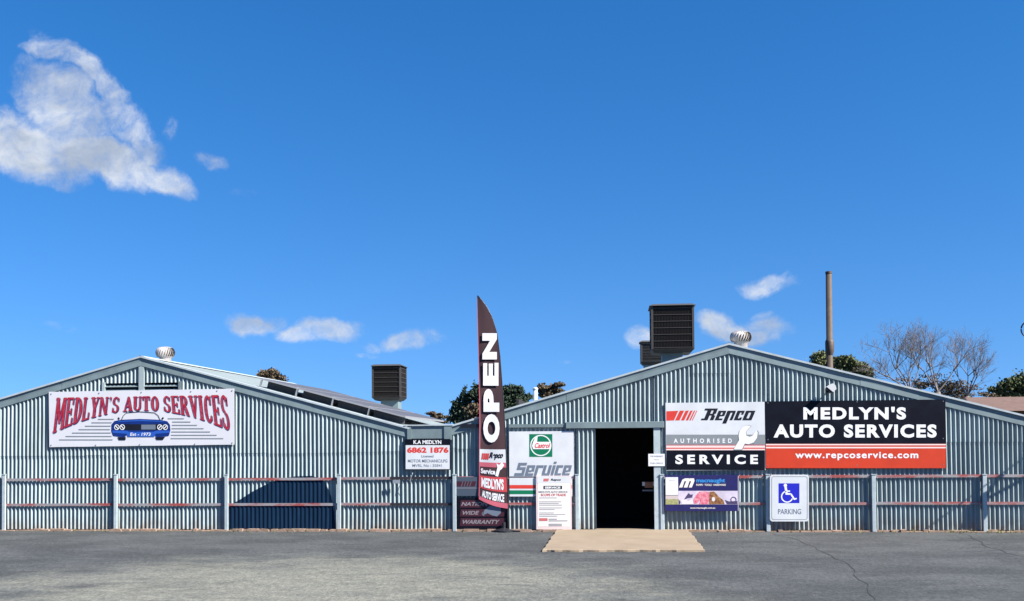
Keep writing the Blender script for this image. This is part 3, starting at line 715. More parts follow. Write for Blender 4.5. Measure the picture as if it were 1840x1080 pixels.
def title(nm, mt, dx, dy, layer):
    k = 0
    for word, xa, xb in (("MEDLYN'S", 97, 214), ('AUTO', 222, 286), ('SERVICES', 294, 413)):
        mb = MB(); tot = sum(GL[ch][0] for ch in word) + .1 * (len(word) - 1); cur = 0; sc = (xb - xa) / tot
        for ch in word:
            w, polys = GL[ch]
            for j, pl in enumerate(polys):
                for m_ in range(1):
                    out = []
                    # subdivide edges so the envelope bends them
                    q = []; cxm = sum(z_[0] for z_ in pl) / len(pl)
                    for i in range(len(pl)):
                        A, B = pl[i], pl[(i + 1) % len(pl)]; ns = 4 if abs(A[1] - B[1]) > .3 or abs(A[0] - B[0]) > .5 else 1
                        q += [(A[0] + (B[0] - A[0]) * s_ / ns, A[1] + (B[1] - A[1]) * s_ / ns) for s_ in range(ns)]
                    for (gx, gy) in q:
                        gx2 = gx + (.016 if gx > cxm else -.016) * (1 if layer else 0); px, py = arch(xa + (cur + gx2 * w) * sc, gy); e = SG.p(px + dx, py + dy); out.append(e)
                    mb.flat(out, SG.Y - layer * .0012 - (k % 40) * .00002); k += 1
            cur += w + .1
        mb.build(nm, mt, bn)
title('lettering_shadow', m_inkblue, 1.3, 1.5, 1)
title('lettering', m_crimson, 0, 0, 3)
def c4(cx, cy): return (80 + cx / 5.257, 690 + cy / 5.257)       # from an enlarged sketch of the banner to pixels
for k in range(7):
    y = 333 + k * 31.5
    for (xa, xb, yy) in ((505 - k * 61, 655 - max(0, 3 - abs(k - 3)) * 8 - 12 * (k > 0), y + k * .8), (1165 + (k > 0) * 45 - k * 3, 1318 + k * 62, y - 6 - k * .2)):
        a_, b_ = c4(xa, yy), c4(xb, yy); SG.prect(MB(), a_[0], a_[1] - .75, b_[0], b_[1] + .75, 1).build('speed_line', m_grey, bn)
cb = MB(); SG.poly(cb, [c4(*q) for q in [(635, 380), (660, 350), (720, 338), (900, 330), (1090, 338), (1160, 352), (1185, 385), (1190, 440), (1175, 490), (1060, 505), (1040, 480), (775, 480), (760, 505), (650, 490), (632, 445)]], 2)
cb.build('printed_car_body', m_carblue, bn)
cw = MB(); SG.stroke(cw, [c4(*q) for q in [(725, 345), (745, 300), (775, 272), (900, 262), (1040, 272), (1075, 300), (1095, 345)]], 1.1, 2)
SG.poly(cw, [c4(*q) for q in [(690, 325), (700, 312), (712, 325), (704, 340)]], 2); SG.poly(cw, [c4(*q) for q in [(1105, 325), (1118, 312), (1130, 322), (1115, 338)]], 2)
SG.poly(cw, [c4(*q) for q in [(670, 380), (1160, 380), (1165, 430), (1050, 436), (770, 436), (665, 430)]], 3)
SG.poly(cw, [c4(*q) for q in [(690, 503), (770, 503), (765, 530), (705, 530)]], 3); SG.poly(cw, [c4(*q) for q in [(1045, 503), (1140, 500), (1120, 528), (1060, 528)]], 3)
cw.build('printed_car_outline', m_black, bn)
cg = MB(); SG.poly(cg, [c4(*q) for q in [(915, 384), (1050, 384), (1050, 430), (915, 430)]], 4); cg.build('printed_grille', m_slate, bn)
cl_ = MB(); SG.poly(cl_, [c4(*q) for q in [(640, 440), (770, 440), (800, 452), (1030, 452), (1060, 440), (1188, 440), (1180, 462), (1050, 470), (1040, 498), (790, 498), (775, 470), (645, 462)]], 4)
SG.poly(cl_, [c4(*q) for q in [(700, 350), (910, 338), (1120, 350), (1130, 358), (910, 350), (695, 358)]], 4)
cl_.build('printed_bumper', m_carblue2, bn)
ch_ = MB()
for hx_ in (684, 736, 1090, 1142):
    q = c4(hx_, 408); SG.pring(ch_, q[0], q[1], 4.7, 5.0, 1.2, 5, n=18)
    SG.stroke(ch_, [(q[0] - 2.4, q[1] - 2.6), (q[0] + 2.4, q[1] + 2.6)] if hx_ < 900 else [(q[0] - 2.4, q[1] + 2.6), (q[0] + 2.4, q[1] - 2.6)], 1.6, 6)
SG.fit(ch_, 'Est - 1973', *c4(812, 460), *c4(1003, 490), layer=6, off=.015, shear=.2)
ch_.build('printed_headlamps', m_letter, bn)
ey = MB()
for px, py in ((92, 708), (178, 706.5), (254, 705), (343, 703.5), (390, 702.5), (417, 702), (92, 800), (172, 800), (251, 799), (350, 798), (417, 796)):
    SG.pell(ey, px, py, 1.1, 1.1, 3, 10)
ey.build('eyelets', m_slate, bn)

# ------------------------------------------------------------------ phone number board
def signthing(name, label, cat, px, py, Y): q = W(px, py, Y); return thing(name, label, cat, (q.x, Y, q.z))
SG = Sign(-.06)
t = signthing('phone_sign', 'small white and black board with a red telephone number hung under the gutter', 'sign', 768, 843, -.075)
SG.board(727.5, 789, 809, 844.5, .03).build('board_frame', m_navyblack, t)
w = MB(); SG.prect(w, 729, 800, 808, 843, 1); w.build('board_face', m_white, t)
w = MB(); SG.fit(w, 'K.A MEDLYN', 743, 791, 793, 798, 1, .03); w.build('name_lettering', m_letter, t)
w = MB(); SG.fit(w, '6862 1876', 731.5, 803.5, 806, 814, 2, .05); w.build('number_lettering', m_red, t)
w = MB(); [SG.fit(MB(), *q_).build('trade_lettering', m_slate, t) for q_ in (('Licensed', 757, 817.5, 779, 822, 2, .02), ('MOTOR MECHANIC/LPG', 733, 825.5, 804, 831, 2, .02), ('MVRL No : 35841', 741, 834, 794, 839, 2, .01))]

# ------------------------------------------------------------------ nationwide warranty boards, their shade put into darkened colours
SG = Sign(-.065)
t = signthing('warranty_sign', 'shade-darkened maroon warranty board with grey lettering leaning behind the feather flag', 'sign', 864, 950, -.065)
SG.board(818, 857, 911, 891, .02).build('upper_board', mat('shaded_blue_board', (.055, .075, .105), .5), t)  # slate blue holds the shade lying on this board
w = MB(); SG.poly(w, [(820, 865), (856, 865), (853, 874), (820, 874)]); w.build('red_stripe_print', m_maroon, t)
w = MB(); SG.poly(w, [(858, 874), (862, 865), (880, 865), (877, 874)])
w.build('black_print', m_black, t)
w = MB()
for k in range(4): SG.stroke(w, [(829 + k * 5, 874), (832 + k * 5, 865)], .9, 2)
SG.prect(w, 819, 876, 911, 878, 1); w.build('grey_print', m_dim, t)
SG.board(820, 894, 911, 950, .022).build('lower_board', m_navyblack, t)
w = MB()
for y0, y1 in ((899, 912), (915, 928), (931, 945)): SG.poly(w, [(826, y1), (828, y0), (909, y0), (907, y1)])
w.build('maroon_bands', m_maroon, t)
w = MB(); SG.fit(w, 'NATION', 830, 902, 876, 909, 2, .03, shear=.35); SG.fit(w, 'WIDE', 830, 918, 860, 925, 2, .03, shear=.35)
SG.fit(w, 'WARRANTY', 830, 934, 897, 941.5, 3, .03, shear=.35)
w.build('lettering', mat('shaded_letter_grey', (.24, .21, .23), .5), t)
w = MB(); SG.poly(w, [(870, 917), (880, 909), (892, 906), (900, 912), (900, 922), (893, 928), (884, 926), (876, 922), (868, 926)], 2)
SG.stroke(w, [(868, 920), (866, 924), (870, 927)], 1.2, 3)
w.build('australia_map', m_slate, t)

# ------------------------------------------------------------------ big green and red service sign
SG = Sign(-.048)
t = signthing('service_sign', 'big white service sign with green square emblem beside the doorway', 'sign', 973, 892, -.075)
SG.board(915, 775, 1031, 857, .022).build('board', m_white, t)
SG.board(915.5, 858.5, 1029, 892, .022).build('lower_board', m_white, t)
w = MB(); SG.prect(w, 951, 780, 992.5, 821, 1); w.build('emblem_square', m_green, t)
w = MB(); SG.pring(w, 971.8, 800.5, 19, 19, 1.9, 2); SG.poly(w, [(958, 794.5), (963, 783), (966, 784), (965, 794), (990, 794), (990, 807), (958, 807), (956, 801)], 3)
w.build('emblem_white', m_letter, t)
w = MB(); SG.fit(w, 'Castrol', 961, 796, 988, 805, 4, .03, shear=.25).build('emblem_lettering', m_red, t); w = MB(); SG.poly(w, [(915.7, 871.5), (1028, 871.5), (1028, 878), (915.7, 878)], 1); w.build('red_print', m_red, t)
w = MB(); SG.poly(w, [(915.7, 881), (1025, 881), (1022, 888), (915.7, 888)], 1); w.build('green_print', m_green, t)
# heavy italic word in rounded strokes
w = MB()
def kx(x, y): return (923 + x * .91 + (857 - y) * .28, y)
def seg(mb, SG_, pts, wd, layer, k=[0]):
    k[0] += 1; SG_.stroke(mb, pts, wd, layer + (k[0] % 7) * .05)
def word_service(mb, SG_):
    T, B, MID = 831.5, 855, 841.5
    def bar(x0, x1, y0, y1):
        seg_pts = [kx(x0, y0), kx(x1, y0), kx(x1, y1), kx(x0, y1)]; SG_.poly(mb, seg_pts, 2 + random.random() * .3)
    bar(2, 19, T, T + 5); bar(2, 7.5, T + 5, MID + 3); bar(7.5, 19, MID - 2, MID + 3); bar(13.5, 19, MID + 3, B - 5); bar(0, 19, B - 5, B)       # S
    bar(21, 37, 836, 840.5); bar(21, 26.5, 840.5, B); bar(31.5, 37, 840.5, 847.5); bar(26.5, 31.5, 845, 848.5); bar(26.5, 37, B - 4.5, B)  # e
    bar(39, 44.5, 836, B); bar(44.5, 53, 836, 841)                                                                                          # r
    bar(54, 59.5, 836, B); bar(59.5, 64, B - 4.5, B); bar(64, 69.5, 836, B)                                                                 # v (u-like)
    bar(71.5, 77, 836, B); bar(71.5, 77, 829.5, 833.5)                                                                                      # i
    bar(79, 84.5, 836, B); bar(84.5, 92, 836, 840.5); bar(84.5, 92, B - 4.5, B)                                                             # c
    bar(94, 99.5, 836, B); bar(99.5, 109, 836, 840.5); bar(104, 109, 840.5, 847.5); bar(99.5, 104, 845, 848.5); bar(99.5, 109, B - 4.5, B)  # e
word_service(w, SG)
SG.prect(w, 915.7, 855.8, 1029, 857, 1)
w.build('service_lettering', m_slate, t)

# ------------------------------------------------------------------ A-board style poster
SG = Sign(-.075)
t = signthing('poster_board', 'white and pink printed poster board standing on the ground beside the concrete ramp', 'sign', 995, 952, -.075)
SG.board(963.5, 855, 1027, 951.5, .03).build('board', m_pinkb, t)
w = MB(); SG.prect(w, 966.5, 858, 1024.5, 946, 1); w.build('poster_face', mat('poster_cream', (.78, .75, .71), .6), t)
w = MB(); SG.prect(w, 965, 856, 1026, 868, 2); w.build('white_header', m_white, t)
w = MB(); SG.prect(w, 976.5, 873, 1010, 879, 2); SG.fit(w, 'Repco', 990, 860, 1008, 865, 3, .04, shear=.3); w.build('black_print', m_black, t)
w = MB(); SG.fit(w, 'SERVICE', 979, 874.3, 1007, 878, 3, .05); w.build('white_print', m_letter, t)
w = MB(); SG.poly(w, [(976, 865), (977, 860), (987, 860), (985, 865)], 3); SG.fit(w, 'SCOPE OF TRADE', 972, 887, 1017, 891.5, 3, .03); SG.prect(w, 969, 931, 984, 936, 3); w.build('red_print', mat('poster_red', (.55, .14, .13), .6), t)
w = MB(); SG.fit(w, "MEDLYN'S AUTO SERVICE", 968, 882, 1020, 885.5, 3, .02)
random.seed(3)
for y in (894, 901, 904, 907, 912, 915, 921, 924, 927, 932, 935, 941, 943.5):
    xe = random.uniform(995, 1020); xs_ = 969 if y < 928 else 986
    SG.prect(w, xs_, y, xe if y < 940 else 1010, y + (1.0 if y < 928 else 1.6), 3)
w.build('grey_print', m_ink, t)


# ------------------------------------------------------------------ paper notice by the doorway
SG = Sign(-.075)
t = signthing('paper_notice', 'small white notice pinned to the right door jamb', 'notice', 1180, 838, -.075)
SG.board(1165, 815.5, 1194.5, 837.5, .006).build('sheet', m_paper, t)
w = MB(); SG.fit(w, 'THIS WORKSHOP', 1168, 818.5, 1191, 821.5, 1, .02); SG.fit(w, 'Have', 1175, 824.5, 1184, 827, 1, .0); SG.fit(w, 'THIS OFFICE', 1168, 831, 1191, 834, 1, .02); w.build('lettering', m_ink, t)
# object in the doorway
q0, q1 = W(1154, 866, .35), W(1176, 880, .35)
t = thing('wall_shelf', 'little brown shelf box with white ends just inside the doorway', 'shelf', ((q0.x + q1.x) / 2, .35, q1.z))
MB().box(q0.x + .05, q1.x - .03, .33, .45, W(1160, 871, .35).z - .06, W(1160, 866, .35).z).build('box', mat('shelf_brown', (.25, .11, .06), .6), t)
MB().box(q0.x, q0.x + .05, .325, .45, W(1160, 873, .35).z - .0, W(1160, 866, .35).z).build('end_panel', m_white, t)
MB().box(q1.x - .03, q1.x, .325, .45, W(1160, 873, .35).z - .0, W(1160, 866, .35).z).build('end_panel', m_white, t)
MB().box(q0.x, q1.x + .1, .33, .5, q1.z - .03, q1.z).build('board', m_slate, t)

# ------------------------------------------------------------------ spare parts sign, two panels
SG = Sign(-.055)
t = signthing('service_dealer_sign', 'white, grey and black dealer sign with a wrench and red slanted bars', 'sign', 1286, 845, -.055)
SG.board(1196.5, 723, 1374.8, 845, .03).build('board', m_white, t)
w = MB(); SG.poly(w, [(1197.3, 739), (1219, 738), (1211, 755.5), (1197.3, 756)]) 
for xa, wd in ((1221.5, 8), (1232, 6), (1240.5, 4.4), (1247, 2.6), (1251.6, 1.6)):
    SG.poly(w, [(xa, 738), (xa + wd, 737.6), (xa + wd - 8.5, 755.5), (xa - 8.5, 755.5)])
SG.prect(w, 1197.3, 804.5, 1374.5, 806.3, 2); SG.prect(w, 1197.3, 799.3, 1374.5, 800.2, 3)
w.build('red_print', m_red, t)
w = MB(); SG.prect(w, 1197.3, 781, 1374.5, 799, 1); w.build('grey_band', m_grey, t)
w = MB(); SG.prect(w, 1197.3, 800.2, 1374.5, 809, 1); w.build('pale_band', m_pale, t)
w = MB(); SG.prect(w, 1197.3, 809, 1374.5, 844.6, 1); w.build('black_band', m_navyblack, t)
w = MB(); SG.fit(w, 'AUTHORISED', 1210.5, 788, 1315, 796, 2, .03, 2.0).build('lettering', m_letter, t); SG.fit(MB(), 'SERVICE', 1213.5, 817, 1362, 834, 2, .04, 1.5).build('lettering', m_letter, t)
# heavy italic brand word made of bars
w = MB()
def kk(x, y): return (1262 + x + (756 - y) * .42, y)
def bar(x0, x1, y0, y1): SG.poly(w, [kk(x0, y0), kk(x1, y0), kk(x1, y1), kk(x0, y1)], 2 + random.random() * .3)
T, B = 734, 755
bar(-4, 12, T, T + 3.5); bar(2, 9, T + 3.5, B); bar(9, 19, T, T + 3.5); bar(13, 19, T + 3.5, 743.5); bar(9, 17, 743.5, 746.5); bar(13, 19.5, 746.5, B); bar(-3, 2, B - 3, B)
bar(22, 28, 738, B); bar(28, 36, 738, 741); bar(31, 36, 741, 747.5); bar(28, 33, 745.5, 748); bar(28, 35, B - 3, B)
bar(38, 45, 738, B + 6); bar(45, 53, 738, 741.5); bar(48.5, 53.5, 741.5, B); 
bar(56, 62, 738, B); bar(62, 69, 738, 741.2); bar(65, 69, 741.2, 745); bar(62, 69, B - 3.2, B); bar(65, 69, 750, B - 3.2)
bar(71.5, 77.5, 738, B); bar(77.5, 83, 738, 741.2); bar(77.5, 83, B - 3.2, B); bar(82, 88, 738.0, B)
w.build('black_lettering', m_black, t)
# wrench: grey outline beneath a white body
def wr(mb, g, layer):
    c = (1343, 783)
    pts = []
    head = [(1327, 783), (1329, 774), (1335, 767), (1343, 764.5), (1349, 766), (1345, 770), (1340, 776), (1341, 783), (1347, 785), (1352, 783), (1356, 777), (1359, 773.5), (1361.5, 777), (1360, 787), (1354, 795), (1345, 798), (1338, 797), (1333, 807.5), (1318.5, 807.5), (1322, 801), (1328, 791)]
    SG.poly(mb, [(c[0] + (x - c[0]) * g[0] + g[1], c[1] + (y - c[1]) * g[0] + g[2]) for x, y in head], layer)
w = MB(); wr(w, (1.05, 1.2, .3), 4); w.build('wrench_outline', m_grey, t)
w = MB(); wr(w, (1.0, 0, 0), 5); w.build('wrench', m_letter, t)
random.seed(11)

t = signthing('name_sign', 'black and orange name sign with large white lettering and web address', 'sign', 1538, 841, -.059)
SG = Sign(-.059)
SG.board(1375.6, 719.5, 1700, 841.5, .034).build('board', m_navyblack, t)
w = MB(); SG.prect(w, 1376, 797.5, 1699.6, 841.2, 1); w.build('orange_band', m_orange, t)
w = MB(); SG.prect(w, 1376, 797.8, 1699.6, 800.2, 2); SG.prect(w, 1376, 803, 1699.6, 805.6, 2); w.build('pale_stripes', m_pale, t)
for body, x0, y0, x1, y1, o_, sp2 in (("MEDLYN'S", 1443.5, 731, 1628, 754, .046, 1.2), ('AUTO SERVICES', 1390, 762.5, 1683, 786.5, .046, 1.2), ('www.repcoservice.com', 1429, 812, 1650, 827, .026, 1.16)):
    SG.fit(MB(), body, x0, y0, x1, y1, 2, o_, sp2).build('lettering', m_letter, t)

for sgn_par, Yb, pts in ((t, -.059, [(1380, 724), (1540, 722), (1695, 721), (1380, 790), (1695, 788), (1380, 837), (1540, 836), (1695, 835)]),):
    w = MB(); SGx = Sign(Yb)
    for q in pts: SGx.pell(w, q[0], q[1], 1.0, 1.0, 3, 8)
    w.build('fixing_screws', m_slate, sgn_par)
# flood light over the name sign
q = W(1494, 698, -.17); base_ = W(1478, 716, -.06)
t = thing('flood_light', 'small white flood light on a thin arm above the black sign', 'lamp', (q.x, -.06, q.z))
MB().tube([(q.x - .02, 0, q.z - .02), (q.x - .02, -.08, q.z - .05), (q.x, -.16, q.z - .03)], .012).build('arm', m_black, t)
hd = MB(); hd.prism([(q.x - .085, q.z + .03), (q.x + .02, q.z + .085), (q.x + .06, q.z + .05), (q.x + .075, q.z - .01), (q.x + .02, q.z - .06)], -.22, -.13); hd.build('lamp_head', m_lamp, t, bevel=.008)
MB().prism([(q.x - .09, q.z + .02), (q.x + .015, q.z - .065), (q.x - .005, q.z - .085), (q.x - .105, q.z - .0)], -.21, -.14).build('lamp_visor', m_black, t)
MB().box(q.x - .06, q.x + .02, -.03, .0, q.z - .07, q.z + .03).build('bracket', m_black, t)

# ------------------------------------------------------------------ blue trade sign
SG = Sign(-.105)
t = signthing('trade_sign', 'navy blue trade sign with a colourful photo strip fixed to the rails', 'sign', 1261, 918, -.105)
SG.board(1195, 853.5, 1327, 918.5, .02).build('board', m_navy, t)
w = MB(); SG.prect(w, 1219, 882, 1325.5, 906.5, 1); SG.prect(w, 1326, 855, 1327, 918, 1); w.build('photo_strip', mat('photo_sky', (.60, .52, .62), .5, var=.15, vscale=5), t)
w = MB(); SG.prect(w, 1196, 890, 1219, 897, 1); w.build('photo_wall', mat('photo_pink', (.55, .46, .44), .5), t)
w = MB(); SG.prect(w, 1196, 897, 1219, 906.5, 1); w.build('photo_grass', mat('photo_grass', (.33, .33, .14), .5, var=.3, vscale=20), t)
w = MB()
# stylised m as two arches
for dx in (0, 9):
    SG.poly(w, [(1220 + dx, 876), (1226 + dx, 862), (1231 + dx, 859.5), (1238 + dx, 859.5), (1239 + dx, 864), (1234 + dx, 876), (1228.5 + dx, 876), (1233 + dx, 864.5), (1230 + dx, 864.5), (1226 + dx, 876)], 2 + dx * .02)
SG.fit(w, 'PUMPS · TOOLS · HARDWARE', 1251, 869.5, 1304, 873, 2, .02)
SG.fit(w, 'www.macnaught.com.au', 1240, 911, 1285, 915, 2, .02)
w.build('white_print', mat('cream_print', (.80, .74, .66), .5), t)
w = MB(); SG.fit(w, 'macnaught', 1251, 859.5, 1303, 869, 2, .03); SG.poly(w, [(1240, 872), (1245, 866), (1247, 868), (1243, 874)], 2); w.build('cyan_lettering', m_cyan, t)
w = MB(); SG.poly(w, [(1246, 898), (1250, 890), (1256, 884), (1264, 882.5), (1274, 884), (1275, 894), (1273, 906), (1256, 906), (1258, 898), (1252, 905), (1247, 905)], 2); w.build('printed_red_machine', mat('photo_red', (.60, .06, .12), .5, col2=(.75, .35, .40), vscale=18), t)
w = MB(); SG.poly(w, [(1275, 884), (1283, 883), (1292, 893), (1300, 899), (1302, 906), (1274, 906)], 2); w.build('printed_brown_machine', mat('photo_brown', (.12, .035, .015), .5, col2=(.4, .2, .07), vscale=22), t)
w = MB(); SG.poly(w, [(1232, 893), (1237, 886), (1241, 889), (1245, 888), (1244, 894), (1236, 895), (1229, 898)], 3); SG.pring(w, 1318, 898, 5.5, 5.5, 1.6, 3, n=20); SG.poly(w, [(1302, 898), (1310, 901), (1325, 900), (1325, 906), (1306, 906)], 2); SG.poly(w, [(1219.5, 897), (1223, 902), (1222, 906), (1219.5, 906)], 2)
w.build('printed_dark_tools', mat('photo_dark', (.07, .05, .12), .5), t)
w = MB(); SG.poly(w, [(1223, 898), (1232, 897), (1236, 901), (1244, 896), (1246, 906), (1225, 906)], 2.5); SG.pell(w, 1282, 897, 3, 4, 3, 14); w.build('printed_pale_parts', mat('photo_white', (.72, .66, .70), .5), t)
SGp = Sign(-.111)
tn = signthing('paper_notice', 'tall white notice taped over the left end of the navy trade sign', 'notice', 1207, 889, -.111)
SGp.board(1196, 857.5, 1218.5, 889.5, .003).build('sheet', m_paper, tn)
w = MB(); SGp.fit(w, 'CHECK IN', 1202, 862, 1212, 864.5, 1, .0); w.build('pale_print', mat('pale_ink', (.52, .53, .66), .6), tn)

# ------------------------------------------------------------------ accessible parking sign
SG = Sign(-.108)
t = signthing('parking_sign', 'white disabled parking sign with a blue wheelchair square on the rails', 'sign', 1418, 937, -.108)
def rrect(x0, y0, x1, y1, r, n=6):
    pts = []
    for (cx, cy, a0) in ((x1 - r, y0 + r, -90), (x1 - r, y1 - r, 0), (x0 + r, y1 - r, 90), (x0 + r, y0 + r, 180)):
        pts += [(cx + r * cos(radians(a0 + 90 * i / n)), cy + r * sin(radians(a0 + 90 * i / n))) for i in range(n + 1)]
    return pts
MB().prism([SG.p(*q) for q in rrect(1383.5, 853, 1453.5, 937, 5)], SG.Y, SG.Y + .02).build('plate', m_white, t)
w = MB()
o1 = [SG.p(*q) for q in rrect(1386.3, 856, 1451, 934, 4)]; o2 = [SG.p(*q) for q in rrect(1387.2, 856.9, 1450.1, 933.1, 3.6)]
nq = len(o1); w.add([(x, SG.Y - .0012, z) for x, z in o1 + o2], [(i, (i + 1) % nq, nq + (i + 1) % nq, nq + i) for i in range(nq)])
w.build('border_line', m_grey, t)
w = MB(); SG.prect(w, 1399, 868.5, 1436.5, 904, 1); w.build('blue_square', m_blue, t)
w = MB(); SG.pell(w, 1411.2, 872.2, 3.0, 3.2, 2, 16)
SG.stroke(w, [(1411.5, 875), (1413.5, 887)], 4.2, 2); SG.stroke(w, [(1411.5, 887.5), (1421, 887.5), (1427.5, 897.5)], 3.0, 2.4); SG.stroke(w, [(1426.5, 897.5), (1431.5, 895.5)], 2.4, 2.8); SG.stroke(w, [(1413, 882.5), (1419.5, 882.5)], 2.4, 3.2)
SG.pring(w, 1414.3, 892.5, 11, 10.8, 2.2, 2, 100, 340)
w.build('wheelchair_symbol', m_letter, t)
w = MB(); SG.fit(w, 'PARKING', 1398, 914.5, 1439.5, 924, 1, .012); w.build('lettering', m_slate, t)

# ------------------------------------------------------------------ feather flag
YFL = -.095
SG = Sign(YFL)
t = signthing('feather_flag', 'tall maroon feather flag reading OPEN standing before the wall', 'flag', 905, 953, YFL)
ys = [531, 538, 550, 570, 600, 640, 680, 720, 760, 800, 840, 880, 897]
xl = [857, 857.3, 857.6, 858, 858.8, 860, 861, 862, 862.3, 862, 861.5, 861, 860.5]
xr = [857.6, 864, 873, 883.5, 892.5, 897.5, 900.5, 903.5, 906, 908, 909.5, 911.5, 912.5]
NV, NU = 70, 10
def flag_pt(u, v, dy=0):
    yy = 531 + (897 - 531) * v
    for i in range(len(ys) - 1):
        if yy <= ys[i + 1] + 1e-6: break
    k = (yy - ys[i]) / (ys[i + 1] - ys[i]); a_ = xl[i] + (xl[i + 1] - xl[i]) * k; b_ = xr[i] + (xr[i + 1] - xr[i]) * k
    px = a_ + (b_ - a_) * u; py = yy + (v ** 12) * u * 17 + (v ** 8) * 3 * sin(u * pi)
    p = W(px, py, YFL)
    p.y = YFL + .010 * sin(u * 5 + v * 9) * (1 - u) * min(1, v * 3) + .006 * sin(v * 23 + u * 2) * (1 - u) - dy
    return p
def flag_band(mb, v0, v1, dy, u0=0, u1=1):
    n = max(2, int((v1 - v0) * NV)); vs = [flag_pt(u0 + (u1 - u0) * j / NU, v0 + (v1 - v0) * i / n, dy) for i in range(n + 1) for j in range(NU + 1)]
    mb.add(vs, [(i * (NU + 1) + j, i * (NU + 1) + j + 1, (i + 1) * (NU + 1) + j + 1, (i + 1) * (NU + 1) + j) for i in range(n) for j in range(NU)])
    return mb
cloth = flag_band(MB(), 0, 1, 0).build('cloth', m_flag, t, smooth=True)
def pv_(y): return (y - 531) / (897 - 531)
flag_band(MB(), pv_(807), pv_(830), .003).build('white_panel', m_white, t, True)
flag_band(MB(), pv_(830), pv_(838), .003).build('pink_panel', m_flagpink, t, True)
flag_band(MB(), pv_(854), pv_(876), .003).build('red_panel', mat('flag_red', (.52, .05, .06), .7), t, True)
flag_band(MB(), .983, 1.0, .003).build('hem', m_flagpink, t, True)
flag_band(MB(), .02, .985, .003, -.015, .02).build('edge_tape', m_flagpink, t, True)
def inv_flag(px, py):
    # place a printed point on the waving cloth
    yy = py
    v = pv_(py)
    for i in range(len(ys) - 1):
        if yy <= ys[i + 1]: break
    k = (yy - ys[i]) / (ys[i + 1] - ys[i]); a_ = xl[i] + (xl[i + 1] - xl[i]) * k; b_ = xr[i] + (xr[i + 1] - xr[i]) * k
    return flag_pt((px - a_) / (b_ - a_), v, .007)
def fit_flag(mb, body, x0, y0, x1, y1, off, rot=False, shear=0, slant=0, space=1):
    vs, fs = text_geo(body, off, space); out = []
    for a_, b_ in vs:
        if rot: px, py = x0 + (1 - b_) * (x1 - x0), y1 + a_ * (y0 - y1); px += slant * (y1 - py)
        else: px, py = x0 + a_ * (x1 - x0) + shear * (b_ - .5) * (y1 - y0), y1 + b_ * (y0 - y1)
        out.append(inv_flag(px, py))
    mb.add(out, fs)
w = MB()
# fat rounded capitals reading upwards
for ch, y0, y1, x0, x1 in (('O', 744, 795, 868.5, 898), ('P', 699, 740, 869, 897.5), ('E', 652, 693, 868.5, 896), ('N', 599, 646, 867, 893)):
    vs, fs = text_geo(ch, .062)
    # subdivide long triangles is unnecessary: the cloth bends gently
    out = [inv_flag(x0 + (1 - b_) * (x1 - x0), y1 + a_ * (y0 - y1)) for a_, b_ in vs]
    w.add([(v[0], v[1] - .014, v[2]) for v in out], fs)
w.build('open_lettering', m_letter, t)
w = MB(); fit_flag(w, 'Repco', 880, 812, 904, 825, .05, shear=.3); w.build('brand_lettering', m_black, t)
w = MB()
for k in range(4): w.add([inv_flag(*q) for q in [(865 + k * 3.4, 825), (866.5 + k * 3.4, 814), (869 + k * 3.4, 814), (867.6 + k * 3.4, 825)]], [(0, 1, 2, 3)])
w.build('red_bars', m_red, t)
w = MB(); fit_flag(w, 'Service', 864, 841, 890, 850, .04); fit_flag(w, "MEDLYN'S", 865, 856.5, 905, 873.5, .045); fit_flag(w, 'AUTO SERVICE', 866, 879, 906, 890, .045)
w.add([inv_flag(*q) for q in [(890, 852), (894, 838), (892, 831), (897, 834), (902, 829), (906, 834), (902, 840), (898, 843), (895, 853)]], [tuple(range(9))])
w.build('white_print', m_letter, t)
pole = [W(x_ + .8, y_, YFL + .012) for x_, y_ in zip(xr, ys)]
q = W(913, 952, YFL); pole += [W(912.5, 925, YFL + .012), Vector((q.x, YFL + .012, .04))]
MB().tube(pole, [.006 + .010 * i / len(pole) for i in range(len(pole))], 8).build('pole', m_pole, t, True)
w = MB(); w.lathe([(.0, 0), (.20, .0), (.20, .03), (.10, .05), (.035, .07), (.035, .18)], (q.x - .08, YFL - .03, .004), 20); w.build('base_weight', m_pole, t)
w = MB(); w.tube([(q.x - .32, YFL - .12, .02), (q.x + .25, YFL - .10, .02)], .014); w.tube([(q.x - .1, YFL + .1, .02), (q.x - .05, YFL - .25, .02)], .014); w.build('base_spike', m_pole, t)

